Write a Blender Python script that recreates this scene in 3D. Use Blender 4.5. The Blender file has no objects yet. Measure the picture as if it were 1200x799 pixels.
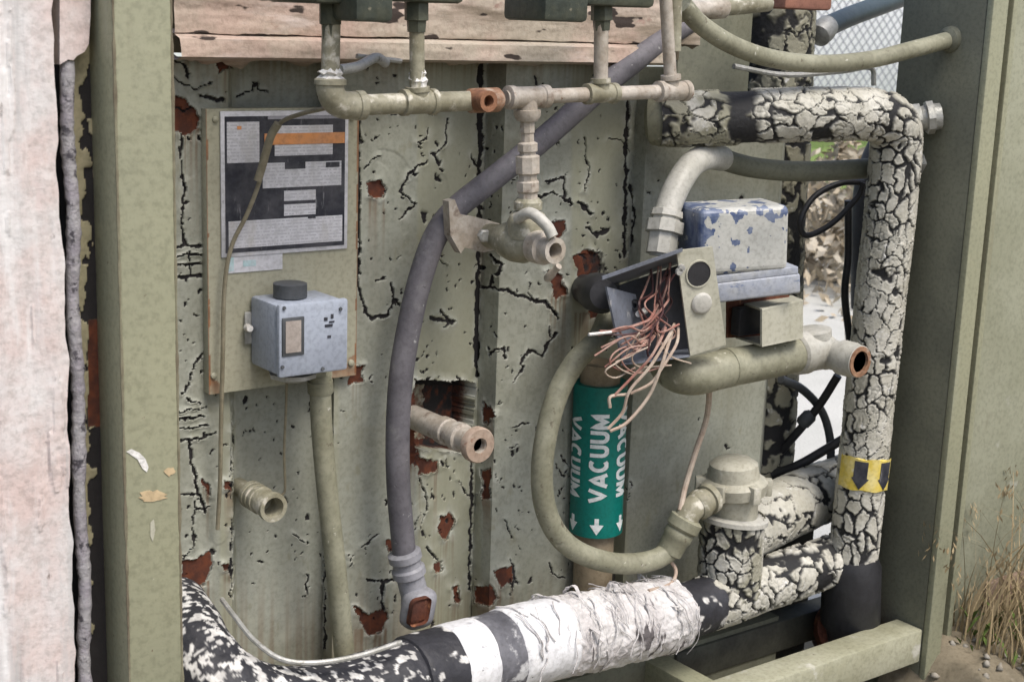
import bpy, bmesh, math, random
import numpy as np
from mathutils import Vector, Matrix

random.seed(7)
sc = bpy.context.scene
COL = sc.collection

# ------------------------------------------------------------------ camera
PW, PH, FPX = 1200.0, 799.0, 1700.0
YAW, PITCH, ROLL, DIST = math.radians(37.0), math.radians(12.5), math.radians(2.0), 1.7
fw = np.array([math.sin(YAW)*math.cos(PITCH), math.cos(YAW)*math.cos(PITCH), -math.sin(PITCH)])
_r = np.array([math.cos(YAW), -math.sin(YAW), 0.0]); _u = np.cross(_r, fw)
rt = _r*math.cos(ROLL) + _u*math.sin(ROLL)
up = _u*math.cos(ROLL) - _r*math.sin(ROLL)
CAM = -DIST*fw
cd = bpy.data.cameras.new('camera'); cam = bpy.data.objects.new('camera', cd); COL.objects.link(cam)
cam.matrix_world = Matrix(((rt[0], up[0], -fw[0], CAM[0]), (rt[1], up[1], -fw[1], CAM[1]),
                           (rt[2], up[2], -fw[2], CAM[2]), (0, 0, 0, 1)))
cd.sensor_width = 36; cd.lens = 36*FPX/PW; cd.clip_start = 0.05; cd.clip_end = 500
cd.dof.use_dof = True; cd.dof.focus_distance = 1.62; cd.dof.aperture_fstop = 16
sc.camera = cam

# ------------------------------------------------------------------ light (soft overcast day, light from the upper right front)
to_sun = Vector((0.10, -0.60, 1.0)).normalized()
world = bpy.data.worlds.new('World'); sc.world = world; world.use_nodes = True
nt = world.node_tree; nt.nodes.clear()
sky = nt.nodes.new('ShaderNodeTexSky'); sky.sky_type = 'NISHITA'; sky.sun_disc = False
sky.sun_elevation = math.asin(to_sun.z); sky.sun_rotation = math.atan2(to_sun.x, to_sun.y)
sky.dust_density = 4.0; sky.air_density = 1.0; sky.ozone_density = 1.0
bg = nt.nodes.new('ShaderNodeBackground'); bg.inputs['Strength'].default_value = 0.135
wo = nt.nodes.new('ShaderNodeOutputWorld')
nt.links.new(sky.outputs[0], bg.inputs[0]); nt.links.new(bg.outputs[0], wo.inputs[0])
sd = bpy.data.lights.new('sun', 'SUN'); sd.energy = 1.85; sd.angle = math.radians(24); sd.color = (1, .97, .92)
so = bpy.data.objects.new('sun', sd); COL.objects.link(so)
so.rotation_euler = to_sun.to_track_quat('Z', 'Y').to_euler()
sc.view_settings.view_transform = 'Standard'; sc.view_settings.look = 'None'
sc.view_settings.exposure = 0.64; sc.view_settings.gamma = 1
sc.render.engine = 'CYCLES'
sc.cycles.max_bounces = 6; sc.cycles.diffuse_bounces = 4

# ------------------------------------------------------------------ geometry helpers
def P(u, v, d=0.0):
    """point at distance d in front of the wall plane (Y = -d) seen from the tripod at photo pixel u, v"""
    dr = fw + (u-PW/2)/FPX*rt - (v-PH/2)/FPX*up
    return CAM + dr*((-d-CAM[1])/dr[1])
def M(u, v, d=0.0):
    return float(np.dot(P(u, v, d)-CAM, fw))/FPX          # metres per photo pixel there
def proj(p):
    q = p-CAM; z = q@fw
    return PW/2+FPX*(q@rt)/z, PH/2-FPX*(q@up)/z
def sstep(a, b, x):
    t = np.clip((x-a)/(b-a), 0, 1); return t*t*(3-2*t)
def _h(i, seed):
    i = (i.astype(np.int64)*374761393 + seed*668265263) & 0xffffffff
    i = ((i ^ (i >> 13))*1274126177) & 0xffffffff
    return ((i ^ (i >> 16)) & 0xffffff)/float(0xffffff)
def _key(ix, iy, iz=0):
    return ix*73856093 ^ iy*19349663 ^ iz*83492791
def vnoise(p, seed=0):
    p = np.asarray(p); i = np.floor(p).astype(np.int64); f = p-i; f = f*f*(3-2*f); out = 0
    for a in (0, 1):
        wx = f[:, 0] if a else 1-f[:, 0]
        for b in (0, 1):
            wy = f[:, 1] if b else 1-f[:, 1]
            for c in (0, 1):
                wz = f[:, 2] if c else 1-f[:, 2]
                out = out + wx*wy*wz*_h(_key(i[:, 0]+a, i[:, 1]+b, i[:, 2]+c), seed)
    return out
def fbm(p, seed=0, o=3):
    s, a, t = 0, .5, 0
    for k in range(o):
        s = s+a*vnoise(p*2**k, seed+k); t += a; a *= .5
    return s/t
def worley(x, y, seed=0, per=None):
    ix, iy = np.floor(x).astype(np.int64), np.floor(y).astype(np.int64)
    f1 = np.full(x.shape, 9.); f2 = np.full(x.shape, 9.); cid = np.zeros(x.shape)
    for a in (-1, 0, 1):
        for b in (-1, 0, 1):
            jx, jy = ix+a, iy+b
            ky = np.mod(jy, per) if per else jy
            k = _key(jx, ky, 7)
            d = np.hypot(jx+_h(k, seed)*.9-x, jy+_h(k, seed+1)*.9-y)
            nf = d < f1
            f2 = np.where(nf, f1, np.minimum(f2, d)); cid = np.where(nf, _h(k, seed+2), cid); f1 = np.where(nf, d, f1)
    return f1, f2-f1, cid

def smooth_path(pts, n=48):
    pts = [np.array(p, float) for p in pts]
    if len(pts) == 2:
        return np.array([pts[0]+(pts[1]-pts[0])*t for t in np.linspace(0, 1, n)])
    q = [2*pts[0]-pts[1]]+pts+[2*pts[-1]-pts[-2]]
    out = []
    for i in range(1, len(q)-2):
        a, b, c, d = q[i-1:i+3]
        for t in np.linspace(0, 1, 24, endpoint=False):
            out.append(.5*((2*b)+(c-a)*t+(2*a-5*b+4*c-d)*t*t+(3*b-a-3*c+d)*t**3))
    out.append(q[-2]); out = np.array(out)
    L = np.r_[0, np.cumsum(np.linalg.norm(np.diff(out, axis=0), axis=1))]
    s = np.linspace(0, L[-1], n)
    return np.stack([np.interp(s, L, out[:, k]) for k in range(3)], 1)
def PP(lst, n=48):
    return smooth_path([P(*a) for a in lst], n)
def frames(path):
    t = np.gradient(path, axis=0); t /= np.linalg.norm(t, axis=1)[:, None]
    a = np.array([0, 0, 1.]) if abs(t[0][2]) < .8 else np.array([1., 0, 0])
    n = np.cross(t[0], a); n /= np.linalg.norm(n); N = [n]
    for k in range(1, len(t)):
        n = N[-1]-t[k]*np.dot(N[-1], t[k]); N.append(n/np.linalg.norm(n))
    N = np.array(N); return t, N, np.cross(t, N)

class MB:
    """collects shapes for ONE part"""
    def __init__(s): s.v = []; s.f = []; s.n = 0
    def add(s, v, f):
        v = np.asarray(v, float); s.v.append(v); s.f += [tuple(i+s.n for i in q) for q in f]; s.n += len(v); return s
    def tube(s, path, r, n=14, caps=True):
        path = np.asarray(path); m = len(path); r = np.broadcast_to(np.asarray(r, float), (m,))
        t, N, B = frames(path); a = np.linspace(0, 2*np.pi, n, endpoint=False)
        v = path[:, None]+r[:, None, None]*(np.cos(a)[None, :, None]*N[:, None]+np.sin(a)[None, :, None]*B[:, None])
        f = [(i*n+j, i*n+(j+1) % n, (i+1)*n+(j+1) % n, (i+1)*n+j) for i in range(m-1) for j in range(n)]
        if caps: f += [tuple(range(n))[::-1], tuple((m-1)*n+j for j in range(n))]
        return s.add(v.reshape(-1, 3), f)
    def lathe(s, A, B, prof, n=28, ph=0.0, k=None):
        """A, B world points; prof = [(fraction of AB, radius in metres)]"""
        A = np.asarray(A, float); B = np.asarray(B, float); d = B-A; L = np.linalg.norm(d); d = d/L
        a = np.array([0, 0, 1.]) if abs(d[2]) < .8 else np.array([1., 0, 0])
        N = np.cross(d, a); N /= np.linalg.norm(N); Q = np.cross(d, N)
        an = np.linspace(0, 2*np.pi, n, endpoint=False)+ph; v = []; f = []
        for fr, r in prof:
            r = max(r, 1e-5); v.append(A+d*L*fr+r*(np.cos(an)[:, None]*N+np.sin(an)[:, None]*Q))
        for i in range(len(prof)-1):
            f += [(i*n+j, i*n+(j+1) % n, (i+1)*n+(j+1) % n, (i+1)*n+j) for j in range(n)]
        m = len(prof)-1
        if prof[0][1] > 0: f.append(tuple(range(n))[::-1])
        if prof[-1][1] > 0: f.append(tuple(m*n+j for j in range(n)))
        return s.add(np.concatenate(v), f)
    def box(s, c, ax, ay, az, bev=0.0, seg=2):
        """c centre; ax, ay, az half-extent vectors"""
        bm = bmesh.new(); bmesh.ops.create_cube(bm, size=2)
        L = [np.linalg.norm(a) for a in (ax, ay, az)]
        for q in bm.verts: q.co = Vector([q.co[i]*L[i] for i in range(3)])
        if bev: bmesh.ops.bevel(bm, geom=bm.edges[:], offset=bev, segments=seg, affect='EDGES', profile=.5)
        bm.verts.index_update()
        D = np.stack([np.asarray(a, float)/l for a, l in zip((ax, ay, az), L)])
        v = np.array([q.co[:] for q in bm.verts])@D+np.asarray(c); f = [tuple(q.index for q in p.verts) for p in bm.faces]
        bm.free(); return s.add(v, f)
    def wbox(s, a, b, bev=0.002):
        """box with world axes between two corners"""
        a, b = np.minimum(a, b), np.maximum(a, b); h = (b-a)/2
        return s.box((a+b)/2, (h[0], 0, 0), (0, h[1], 0), (0, 0, h[2]), bev)
    def slab(s, q, th, bev=0.0006):
        """flat plate: four corners of its front face, thickness backwards along the normal"""
        q = [np.asarray(p, float) for p in q]; n = np.cross(q[1]-q[0], q[3]-q[0]); n /= np.linalg.norm(n)
        if np.dot(n, CAM-q[0]) < 0: n = -n
        v = q+[p-n*th for p in q]
        return s.add(v, [(0, 1, 2, 3), (7, 6, 5, 4)]+[(i, i+4, (i+1) % 4+4, (i+1) % 4) for i in range(4)])
    def prism(s, poly, off):
        """extrude a planar polygon (world points) by vector off"""
        n = len(poly); v = [np.asarray(p) for p in poly]+[np.asarray(p)+off for p in poly]
        return s.add(v, [tuple(range(n)), tuple(range(2*n-1, n-1, -1))]+[(i, i+n, (i+1) % n+n, (i+1) % n) for i in range(n)])
    def ball(s, c, r, n=12):
        pr = [(.5-.5*math.cos(math.pi*i/8), r*math.sin(math.pi*i/8)) for i in range(9)]
        c = np.asarray(c, float); return s.lathe(c-np.array([0, 0, r]), c+np.array([0, 0, r]), pr, n)

ORG = {}
def _link(name, me, mat, parent, ang=40):
    me.materials.append(mat)
    me.polygons.foreach_set('use_smooth', [True]*len(me.polygons))
    if ang: me.set_sharp_from_angle(angle=math.radians(ang))
    o = bpy.data.objects.new(name, me); COL.objects.link(o)
    if parent is not None:
        o.parent = parent; ORG[o] = ORG[parent]
    return o
def tag(o, label=None, cat=None, group=None, kind=None):
    for k, x in (('label', label), ('category', cat), ('group', group), ('kind', kind)):
        if x: o[k] = x
    return o
def thing(name, label, cat, loc, group=None):
    o = bpy.data.objects.new(name, None); o.empty_display_size = .02; COL.objects.link(o)
    o.location = [float(x) for x in loc]; ORG[o] = np.array(loc, float)
    return tag(o, label, cat, group)
def part(name, mb, mat, parent, label=None, kind=None, ang=40):
    v = np.concatenate(mb.v)-ORG[parent]; me = bpy.data.meshes.new(name)
    me.from_pydata(v.tolist(), [], mb.f); me.validate()
    bm = bmesh.new(); bm.from_mesh(me); bmesh.ops.recalc_face_normals(bm, faces=bm.faces); bm.to_mesh(me); bm.free()
    return tag(_link(name, me, mat, parent, ang), label, None, None, kind)
def solo(name, mb, mat, label=None, cat=None, group=None, kind=None, ang=40):
    v = np.concatenate(mb.v); L = np.array([(v[:, 0].min()+v[:, 0].max())/2, (v[:, 1].min()+v[:, 1].max())/2, v[:, 2].min()])
    me = bpy.data.meshes.new(name); me.from_pydata((v-L).tolist(), [], mb.f); me.validate()
    bm = bmesh.new(); bm.from_mesh(me); bmesh.ops.recalc_face_normals(bm, faces=bm.faces); bm.to_mesh(me); bm.free()
    o = _link(name, me, mat, None, ang); o.location = L.tolist(); ORG[o] = L
    return tag(o, label, cat, group, kind)
def grid_part(name, V, nu, nv, attrs, mat, parent, wrap=False, flip=False, keep=None, ang=0):
    """dense sheet: V is nu*nv points (row = nu index); wrap closes it in the second direction"""
    i = np.arange(nu-1)[:, None]; j = np.arange(nv if wrap else nv-1)[None]
    a = i*nv+j; b = i*nv+(j+1) % nv; c = (i+1)*nv+(j+1) % nv; d = (i+1)*nv+j
    q = np.stack([a, b, c, d], -1).reshape(-1, 4)
    if flip: q = q[:, ::-1]
    if keep is not None:
        kk = keep.reshape(-1); q = q[kk[q].all(1)]
    me = bpy.data.meshes.new(name); n = len(V)
    me.vertices.add(n); me.vertices.foreach_set('co', (V-ORG[parent]).astype(np.float32).ravel())
    me.loops.add(q.size); me.loops.foreach_set('vertex_index', q.astype(np.int32).ravel())
    me.polygons.add(len(q)); me.polygons.foreach_set('loop_start', np.arange(0, q.size, 4, dtype=np.int32))
    me.update(calc_edges=True)
    for k, x in attrs.items():
        at = me.attributes.new(k, 'FLOAT', 'POINT'); at.data.foreach_set('value', np.asarray(x, np.float32).ravel())
    return _link(name, me, mat, parent, ang)

# ------------------------------------------------------------------ materials
def mat(name, base, rough=.6, metal=0.0, var=None, var_scale=12, layers=(), bump=.15, bump_scale=60, spec=.35):
    """layers: (mask, colour, roughness); mask = ('noise', scale, lo, hi[, stretch]) | ('attr', name) | ('cells', scale, lo, hi)"""
    m = bpy.data.materials.new(name); m.use_nodes = True; t = m.node_tree; t.nodes.clear()
    N = t.nodes.new; K = t.links.new
    out = N('ShaderNodeOutputMaterial'); b = N('ShaderNodeBsdfPrincipled'); K(b.outputs[0], out.inputs[0])
    tc = N('ShaderNodeTexCoord')
    def noise(scale, det=6, stretch=None, off=0):
        mp = N('ShaderNodeMapping'); K(tc.outputs['Object'], mp.inputs[0])
        mp.inputs['Location'].default_value = (off, off*.7, off*1.3)
        if stretch: mp.inputs['Scale'].default_value = stretch
        z = N('ShaderNodeTexNoise'); z.inputs['Scale'].default_value = scale; z.inputs['Detail'].default_value = det
        z.inputs['Roughness'].default_value = .62; K(mp.outputs[0], z.inputs['Vector']); return z.outputs['Fac']
    def rng(x, lo, hi):
        r = N('ShaderNodeMapRange'); r.interpolation_type = 'SMOOTHSTEP'
        r.inputs['From Min'].default_value = lo; r.inputs['From Max'].default_value = hi; K(x, r.inputs['Value']); return r.outputs[0]
    def mix(f, a, c):
        x = N('ShaderNodeMix'); x.data_type = 'RGBA'; K(f, x.inputs[0])
        for s, val in ((6, a), (7, c)):
            if isinstance(val, tuple): x.inputs[s].default_value = (*val, 1)
            else: K(val, x.inputs[s])
        return x.outputs[2]
    v = var or tuple(c*.82 for c in base)
    col = mix(rng(noise(var_scale, 7), .35, .65), base, v)
    fine = mix(rng(noise(190, 3, None, 3), .42, .70), (1, 1, 1), (.80, .80, .79))
    mu = N('ShaderNodeMix'); mu.data_type = 'RGBA'; mu.blend_type = 'MULTIPLY'; mu.inputs[0].default_value = 1
    K(col, mu.inputs[6]); K(fine, mu.inputs[7]); col = mu.outputs[2]
    ro = N('ShaderNodeValue'); ro.outputs[0].default_value = rough; ro = ro.outputs[0]
    for k, (mask, c, r) in enumerate(layers):
        if mask[0] == 'attr':
            at = N('ShaderNodeAttribute'); at.attribute_name = mask[1]
            ad = N('ShaderNodeMath'); ad.operation = 'MULTIPLY_ADD'; K(noise(260, 3, None, k), ad.inputs[0])
            ad.inputs[1].default_value = .5; K(at.outputs['Fac'], ad.inputs[2])
            f = rng(ad.outputs[0], *(mask[2] if len(mask) > 2 else (.5, 1.0)))
        elif mask[0] == 'rows':
            sx = N('ShaderNodeSeparateXYZ'); K(tc.outputs['Object'], sx.inputs[0])
            def op(o_, a_, b_=None):
                w_ = N('ShaderNodeMath'); w_.operation = o_; K(a_, w_.inputs[0])
                if b_ is not None:
                    if isinstance(b_, float): w_.inputs[1].default_value = b_
                    else: K(b_, w_.inputs[1])
                return w_.outputs[0]
            zz = op('MULTIPLY', sx.outputs['Z'], mask[1]); row = op('FLOOR', zz); inr = op('LESS_THAN', op('FRACT', zz), .42)
            cb = N('ShaderNodeCombineXYZ'); K(op('MULTIPLY', sx.outputs['X'], mask[2]), cb.inputs[0]); K(op('MULTIPLY', row, 7.3), cb.inputs[1])
            wn = N('ShaderNodeTexNoise'); wn.inputs['Scale'].default_value = 1; wn.inputs['Detail'].default_value = 2; K(cb.outputs[0], wn.inputs['Vector'])
            f = op('MULTIPLY', rng(wn.outputs['Fac'], .44, .50), inr)
        elif mask[0] == 'soft':
            at = N('ShaderNodeAttribute'); at.attribute_name = mask[1]; f = at.outputs['Fac']
        elif mask[0] == 'cells':
            w = N('ShaderNodeTexVoronoi'); w.feature = 'DISTANCE_TO_EDGE'; w.inputs['Scale'].default_value = mask[1]
            K(tc.outputs['Object'], w.inputs['Vector']); f = rng(w.outputs['Distance'], mask[3], mask[2])
        else:
            f = rng(noise(mask[1], 8, mask[4] if len(mask) > 4 else None, 11+5*k), mask[2], mask[3])
        if isinstance(c, tuple) and len(c) == 2:
            c = mix(rng(noise(70, 5, None, 21+k), .38, .62), c[0], c[1])
        col = mix(f, col, c)
        rm = N('ShaderNodeMix'); K(f, rm.inputs[0]); K(ro, rm.inputs[2]); rm.inputs[3].default_value = r; ro = rm.outputs[0]
    K(col, b.inputs['Base Color']); K(ro, b.inputs['Roughness'])
    b.inputs['Metallic'].default_value = metal; b.inputs['Specular IOR Level'].default_value = spec
    if bump:
        bp = N('ShaderNodeBump'); bp.inputs['Strength'].default_value = bump; bp.inputs['Distance'].default_value = .004
        K(noise(bump_scale, 8, None, 31), bp.inputs['Height']); K(bp.outputs[0], b.inputs['Normal'])
    return m

RUST = ((.115, .034, .015), (.06, .021, .013)); DARK = (.018, .016, .016)
OLIVE = (.275, .275, .185); OLIVE2 = (.250, .252, .172)
GREEN = (.302, .311, .262)
DIRT = (.075, .065, .045)
M_wall = mat('peeling_green_paint', GREEN, .55, var=(.25, .255, .205), var_scale=9, layers=(
    (('noise', 24, .56, .74), (.34, .345, .285), .6), (('noise', 13, .56, .78, (1, 1, .12)), (.185, .182, .135), .6), (('noise', 48, .60, .72, (1, 1, .5)), (.225, .222, .165), .6),
    (('soft', 'facet'), (.272, .27, .19), .55), (('soft', 'stain'), (.15, .095, .055), .7), (('soft', 'lift'), (.44, .445, .39), .6),
    (('noise', 230, .70, .745), (.06, .055, .045), .7),
    (('attr', 'rust'), RUST, .85), (('attr', 'crack'), DARK, .9)), bump=.12, bump_scale=90)
M_frame = mat('olive_frame_paint', OLIVE, .5, var=OLIVE2, var_scale=5, layers=(
    (('noise', 140, .68, .74), (.42, .42, .33), .6), (('noise', 40, .58, .80, (1, 1, .06)), (.185, .175, .115), .6), (('noise', 12, .58, .76, (1, 1, .3)), (.31, .315, .235), .6),
    (('noise', 95, .685, .73), (.13, .115, .075), .7), (('noise', 60, .70, .745), RUST, .8)), bump=.16, bump_scale=90)
M_frame_dark = mat('dark_olive_paint', (.17, .172, .125), .6, var=(.125, .128, .095), var_scale=9, layers=(
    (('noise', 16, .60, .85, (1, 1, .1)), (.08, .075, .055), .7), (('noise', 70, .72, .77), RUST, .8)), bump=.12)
M_pipe = mat('painted_pipe_olive', (.31, .295, .22), .42, var=(.20, .185, .125), var_scale=30, layers=(
    (('noise', 55, .53, .66), (.50, .475, .40), .45), (('noise', 30, .64, .78), (.12, .10, .065), .7),
    (('noise', 55, .70, .76), ((.24, .12, .06), (.13, .06, .03)), .8)), bump=.22, bump_scale=130)
M_pipe_pale = mat('worn_pale_pipe', (.46, .42, .365), .42, var=(.33, .285, .23), var_scale=36, layers=(
    (('noise', 50, .57, .70), (.20, .155, .12), .6), (('noise', 55, .66, .74), ((.22, .10, .05), (.13, .06, .03)), .8)),
    bump=.25, bump_scale=130)
M_grey_metal = mat('weathered_zinc', (.42, .42, .40), .42, metal=.25, var=(.30, .30, .27), var_scale=28, layers=(
    (('noise', 60, .58, .72), (.17, .16, .13), .7),), bump=.25, bump_scale=150)
M_hose = mat('grey_violet_hose', (.145, .138, .150), .62, var=(.095, .09, .10), var_scale=14, layers=(
    (('noise', 26, .54, .74), (.20, .195, .195), .7), (('noise', 120, .66, .71), (.30, .295, .29), .7), (('noise', 60, .68, .73), (.05, .047, .05), .7)), bump=.15, bump_scale=90, spec=.25)
M_conduit = mat('olive_conduit', (.28, .275, .20), .55, var=(.20, .195, .135), var_scale=24, layers=(
    (('noise', 80, .61, .70), (.11, .095, .065), .7), (('noise', 140, .66, .71), (.44, .43, .36), .6), (('noise', 30, .66, .76), (.40, .39, .31), .6)), bump=.15)
M_white_hose = mat('pale_conduit', (.46, .45, .405), .45, var=(.34, .33, .285), var_scale=14, layers=(
    (('noise', 60, .64, .74), (.24, .22, .18), .6),), bump=.12)
M_white = mat('white_sealant', (.72, .71, .68), .6, var=(.58, .56, .52), var_scale=60, bump=.5, bump_scale=150)
M_rust = mat('rust', RUST[0], .85, var=RUST[1], var_scale=40, layers=((('noise', 60, .55, .72), (.30, .13, .06), .9),), bump=.5, bump_scale=130)
M_rustpipe = mat('rusty_pipe_end', (.30, .17, .10), .7, var=(.18, .09, .05), var_scale=60, layers=((('noise', 50, .52, .68), (.36, .29, .23), .6),), bump=.4, bump_scale=140)
M_black = mat('black_insulation', (.020, .020, .024), .55, var=(.032, .032, .038), var_scale=20, layers=(
    (('soft', 'flake'), ((.58, .57, .54), (.38, .37, .35)), .6),), bump=.3, bump_scale=110)
M_black_plain = mat('black_rubber', (.018, .018, .020), .5, var=(.03, .03, .033), var_scale=18, bump=.15)
M_crack = mat('crazed_cream_paint', (.53, .515, .455), .5, var=(.40, .385, .325), var_scale=26, layers=(
    (('soft', 'tone'), (.25, .24, .175), .6), (('noise', 55, .60, .74), (.66, .655, .63), .5), (('soft', 'bare'), (.016, .016, .017), .7)),
    bump=.3, bump_scale=140)
M_tape = mat('white_tape', (.72, .72, .72), .55, var=(.60, .60, .61), var_scale=24, layers=((('noise', 34, .60, .70), (.30, .30, .31), .7), (('noise', 110, .66, .71), (.22, .22, .22), .7)), bump=.3)
M_tape_grey = mat('grey_worn_tape', (.15, .15, .165), .6, var=(.075, .075, .085), var_scale=20, layers=((('noise', 30, .50, .60), (.48, .48, .48), .6),), bump=.3)
M_cloth = mat('frayed_white_cloth', (.60, .585, .57), .85, var=(.46, .435, .425), var_scale=26, layers=(
    (('noise', 28, .60, .76), (.32, .29, .285), .85), (('attr', 'crack'), (.11, .10, .10), .9)), bump=.8, bump_scale=90)
M_pink = mat('peeling_pink_board', (.56, .45, .42), .8, var=(.62, .605, .595), var_scale=9, layers=(
    (('noise', 14, .52, .62, (1, 1, .16)), (.68, .67, .66), .7), (('noise', 24, .50, .64, (1, 1, .09)), (.44, .435, .43), .85), (('noise', 38, .60, .70, (1, 1, .12)), (.27, .25, .235), .85), (('noise', 30, .66, .72, (1, 1, .4)), (.22, .20, .175), .85),
    (('noise', 46, .66, .74, (1, 1, .5)), (.16, .13, .11), .9)), bump=.7, bump_scale=28)
M_ledge = mat('peeling_tan_ledge', (.43, .32, .265), .8, var=(.42, .37, .30), var_scale=8, layers=(
    (('noise', 13, .54, .66, (.25, 1, 1)), (.56, .49, .455), .8), (('noise', 16, .54, .66, (.22, 1, 1.6)), (.22, .18, .135), .85),
    (('noise', 22, .60, .72, (.4, 1, 1)), (.17, .135, .10), .9), (('noise', 60, .62, .70, (.5, 1, 1)), (.30, .21, .17), .9), (('attr', 'crack'), (.04, .03, .025), .9)), bump=.7, bump_scale=30)
M_gasket = mat('grey_foam_gasket', (.29, .27, .30), .8, var=(.34, .33, .34), var_scale=60, layers=((('noise', 90, .56, .64), (.07, .065, .075), .9),), bump=.9, bump_scale=120)
M_plate = mat('pale_green_backplate', (.36, .35, .265), .5, var=(.33, .32, .235), var_scale=8, layers=(
    (('soft', 'edge_rust'), ((.26, .115, .05), (.17, .075, .035)), .8),), bump=.05)
M_ink = mat('black_print', (.020, .022, .032), .45, var=(.06, .06, .07), var_scale=40, layers=((('noise', 150, .60, .70, (1, 1, .2)), (.16, .16, .17), .5),), bump=.05)
M_label = mat('white_print', (.58, .58, .61), .45, var=(.48, .48, .50), var_scale=40, layers=((('noise', 120, .62, .72), (.34, .33, .36), .5), (('noise', 18, .58, .75, (1, 1, .3)), (.38, .36, .33), .5)), bump=.03)
M_print = mat('printed_white_block', (.58, .58, .61), .45, var=(.50, .50, .52), var_scale=40, layers=((('rows', 300., 420.), (.40, .40, .43), .5), (('noise', 18, .56, .75, (1, 1, .3)), (.40, .38, .35), .5)), bump=.03)
M_orange = mat('orange_print', (.62, .27, .10), .5, var=(.52, .25, .12), var_scale=60, bump=.03)
M_cyan = mat('faded_cyan_print', (.36, .52, .54), .5, var=(.50, .56, .58), var_scale=50, bump=.03)
M_faint = mat('worn_grey_print', (.30, .30, .33), .5, bump=0)
M_bluegrey = mat('blue_grey_casting', (.33, .365, .43), .45, var=(.28, .31, .37), var_scale=14, layers=(
    (('noise', 70, .665, .71), (.05, .055, .07), .6), (('noise', 30, .64, .74), (.42, .45, .49), .5)), bump=.12)
M_knob = mat('dark_grey_plastic', (.055, .06, .066), .5, var=(.08, .085, .09), bump=.1)
M_glass = mat('hazy_scale_window', (.30, .26, .235), .25, var=(.36, .32, .29), var_scale=30, bump=.02, spec=.6)
M_housing = mat('chipped_grey_over_blue', (.46, .46, .425), .45, var=(.37, .375, .35), var_scale=14, layers=(
    (('attr', 'blue'), ((.05, .075, .155), (.15, .18, .25)), .4), (('noise', 75, .675, .71), (.07, .08, .12), .6)), bump=.15)
M_housing_base = mat('blue_worn_base', (.30, .325, .38), .45, var=(.37, .38, .39), var_scale=25, layers=((('noise', 26, .54, .62, (1, 1, 2)), (.10, .135, .235), .4),), bump=.15)
M_cream = mat('cream_steel', (.44, .43, .35), .5, var=(.38, .37, .29), var_scale=14, layers=((('noise', 70, .69, .74), (.22, .15, .09), .6),), bump=.08)
M_boxin = mat('grey_blue_box_steel', (.15, .165, .20), .5, var=(.11, .12, .14), var_scale=20, layers=((('noise', 40, .62, .70), (.28, .28, .28), .6),), bump=.1)
M_pinkwire = mat('faded_red_wire', (.27, .115, .09), .6, var=(.36, .24, .195), var_scale=40, bump=0)
M_creamwire = mat('cream_wire', (.44, .37, .30), .6, var=(.36, .27, .21), var_scale=40, bump=0)
M_darkwire = mat('dark_wire', (.07, .03, .03), .5, bump=0)
M_teal = mat('teal_label', (.003, .165, .135), .4, var=(.003, .14, .115), var_scale=9, layers=((('noise', 50, .70, .76), (.10, .25, .22), .5),), bump=.04)
M_text = mat('white_lettering', (.74, .77, .76), .5, var=(.66, .70, .69), bump=0)
M_yellow = mat('yellow_tag', (.58, .44, .06), .5, var=(.64, .55, .24), var_scale=30, layers=((('noise', 50, .60, .70), (.66, .62, .48), .6), (('noise', 70, .66, .72), (.16, .13, .07), .6)), bump=.1)
M_tan = mat('tan_bare_pipe', (.27, .22, .15), .65, var=(.20, .155, .10), var_scale=24, bump=.2)
M_capil = mat('tan_sleeve', (.24, .215, .15), .55, var=(.17, .15, .10), var_scale=30, bump=.15)
M_ground = mat('dirt_ground', (.19, .16, .11), .95, var=(.12, .105, .07), var_scale=6, layers=((('noise', 30, .55, .7), (.22, .19, .14), .95),), bump=.8, bump_scale=20)
M_concrete = mat('pale_concrete', (.50, .495, .46), .85, var=(.42, .42, .385), var_scale=2, bump=.2)
M_lawn = mat('lawn', (.10, .17, .03), .95, var=(.16, .22, .06), var_scale=6, bump=.8, bump_scale=40)
M_straw = mat('dry_straw', (.36, .28, .16), .8, var=(.26, .20, .11), bump=0)
M_leaf = mat('dry_leaves', (.44, .36, .25), .8, var=(.50, .46, .38), var_scale=5, bump=0)
M_cap = mat('pale_cap_paint', (.42, .405, .33), .42, var=(.33, .315, .25), var_scale=26, layers=((('noise', 40, .60, .72), (.54, .52, .46), .45), (('noise', 70, .68, .74), (.15, .12, .08), .7)), bump=.2)
M_wire = mat('galvanised_wire', (.26, .27, .32), .5, bump=0)
M_pale_wall = mat('pale_painted_wall', (.76, .77, .82), .8, var=(.72, .73, .78), var_scale=1, bump=.1)
M_greenwall_dark = M_frame_dark

# ------------------------------------------------------------------ setting: ground, pad, lawn
GZ = -0.64
def sheet(name, x0, x1, y0, y1, z, m):
    mb = MB(); mb.add([(x0, y0, z), (x1, y0, z), (x1, y1, z), (x0, y1, z)], [(0, 1, 2, 3)])
    return solo(name, mb, m, kind='structure')
sheet('ground', -200, 200, -200, 200, GZ, M_ground)
sheet('pavement', .2, 60, .30, 4.6, GZ+.004, M_concrete)
sheet('lawn', -10, 80, 4.6, 60, GZ+.004, M_lawn)

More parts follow.
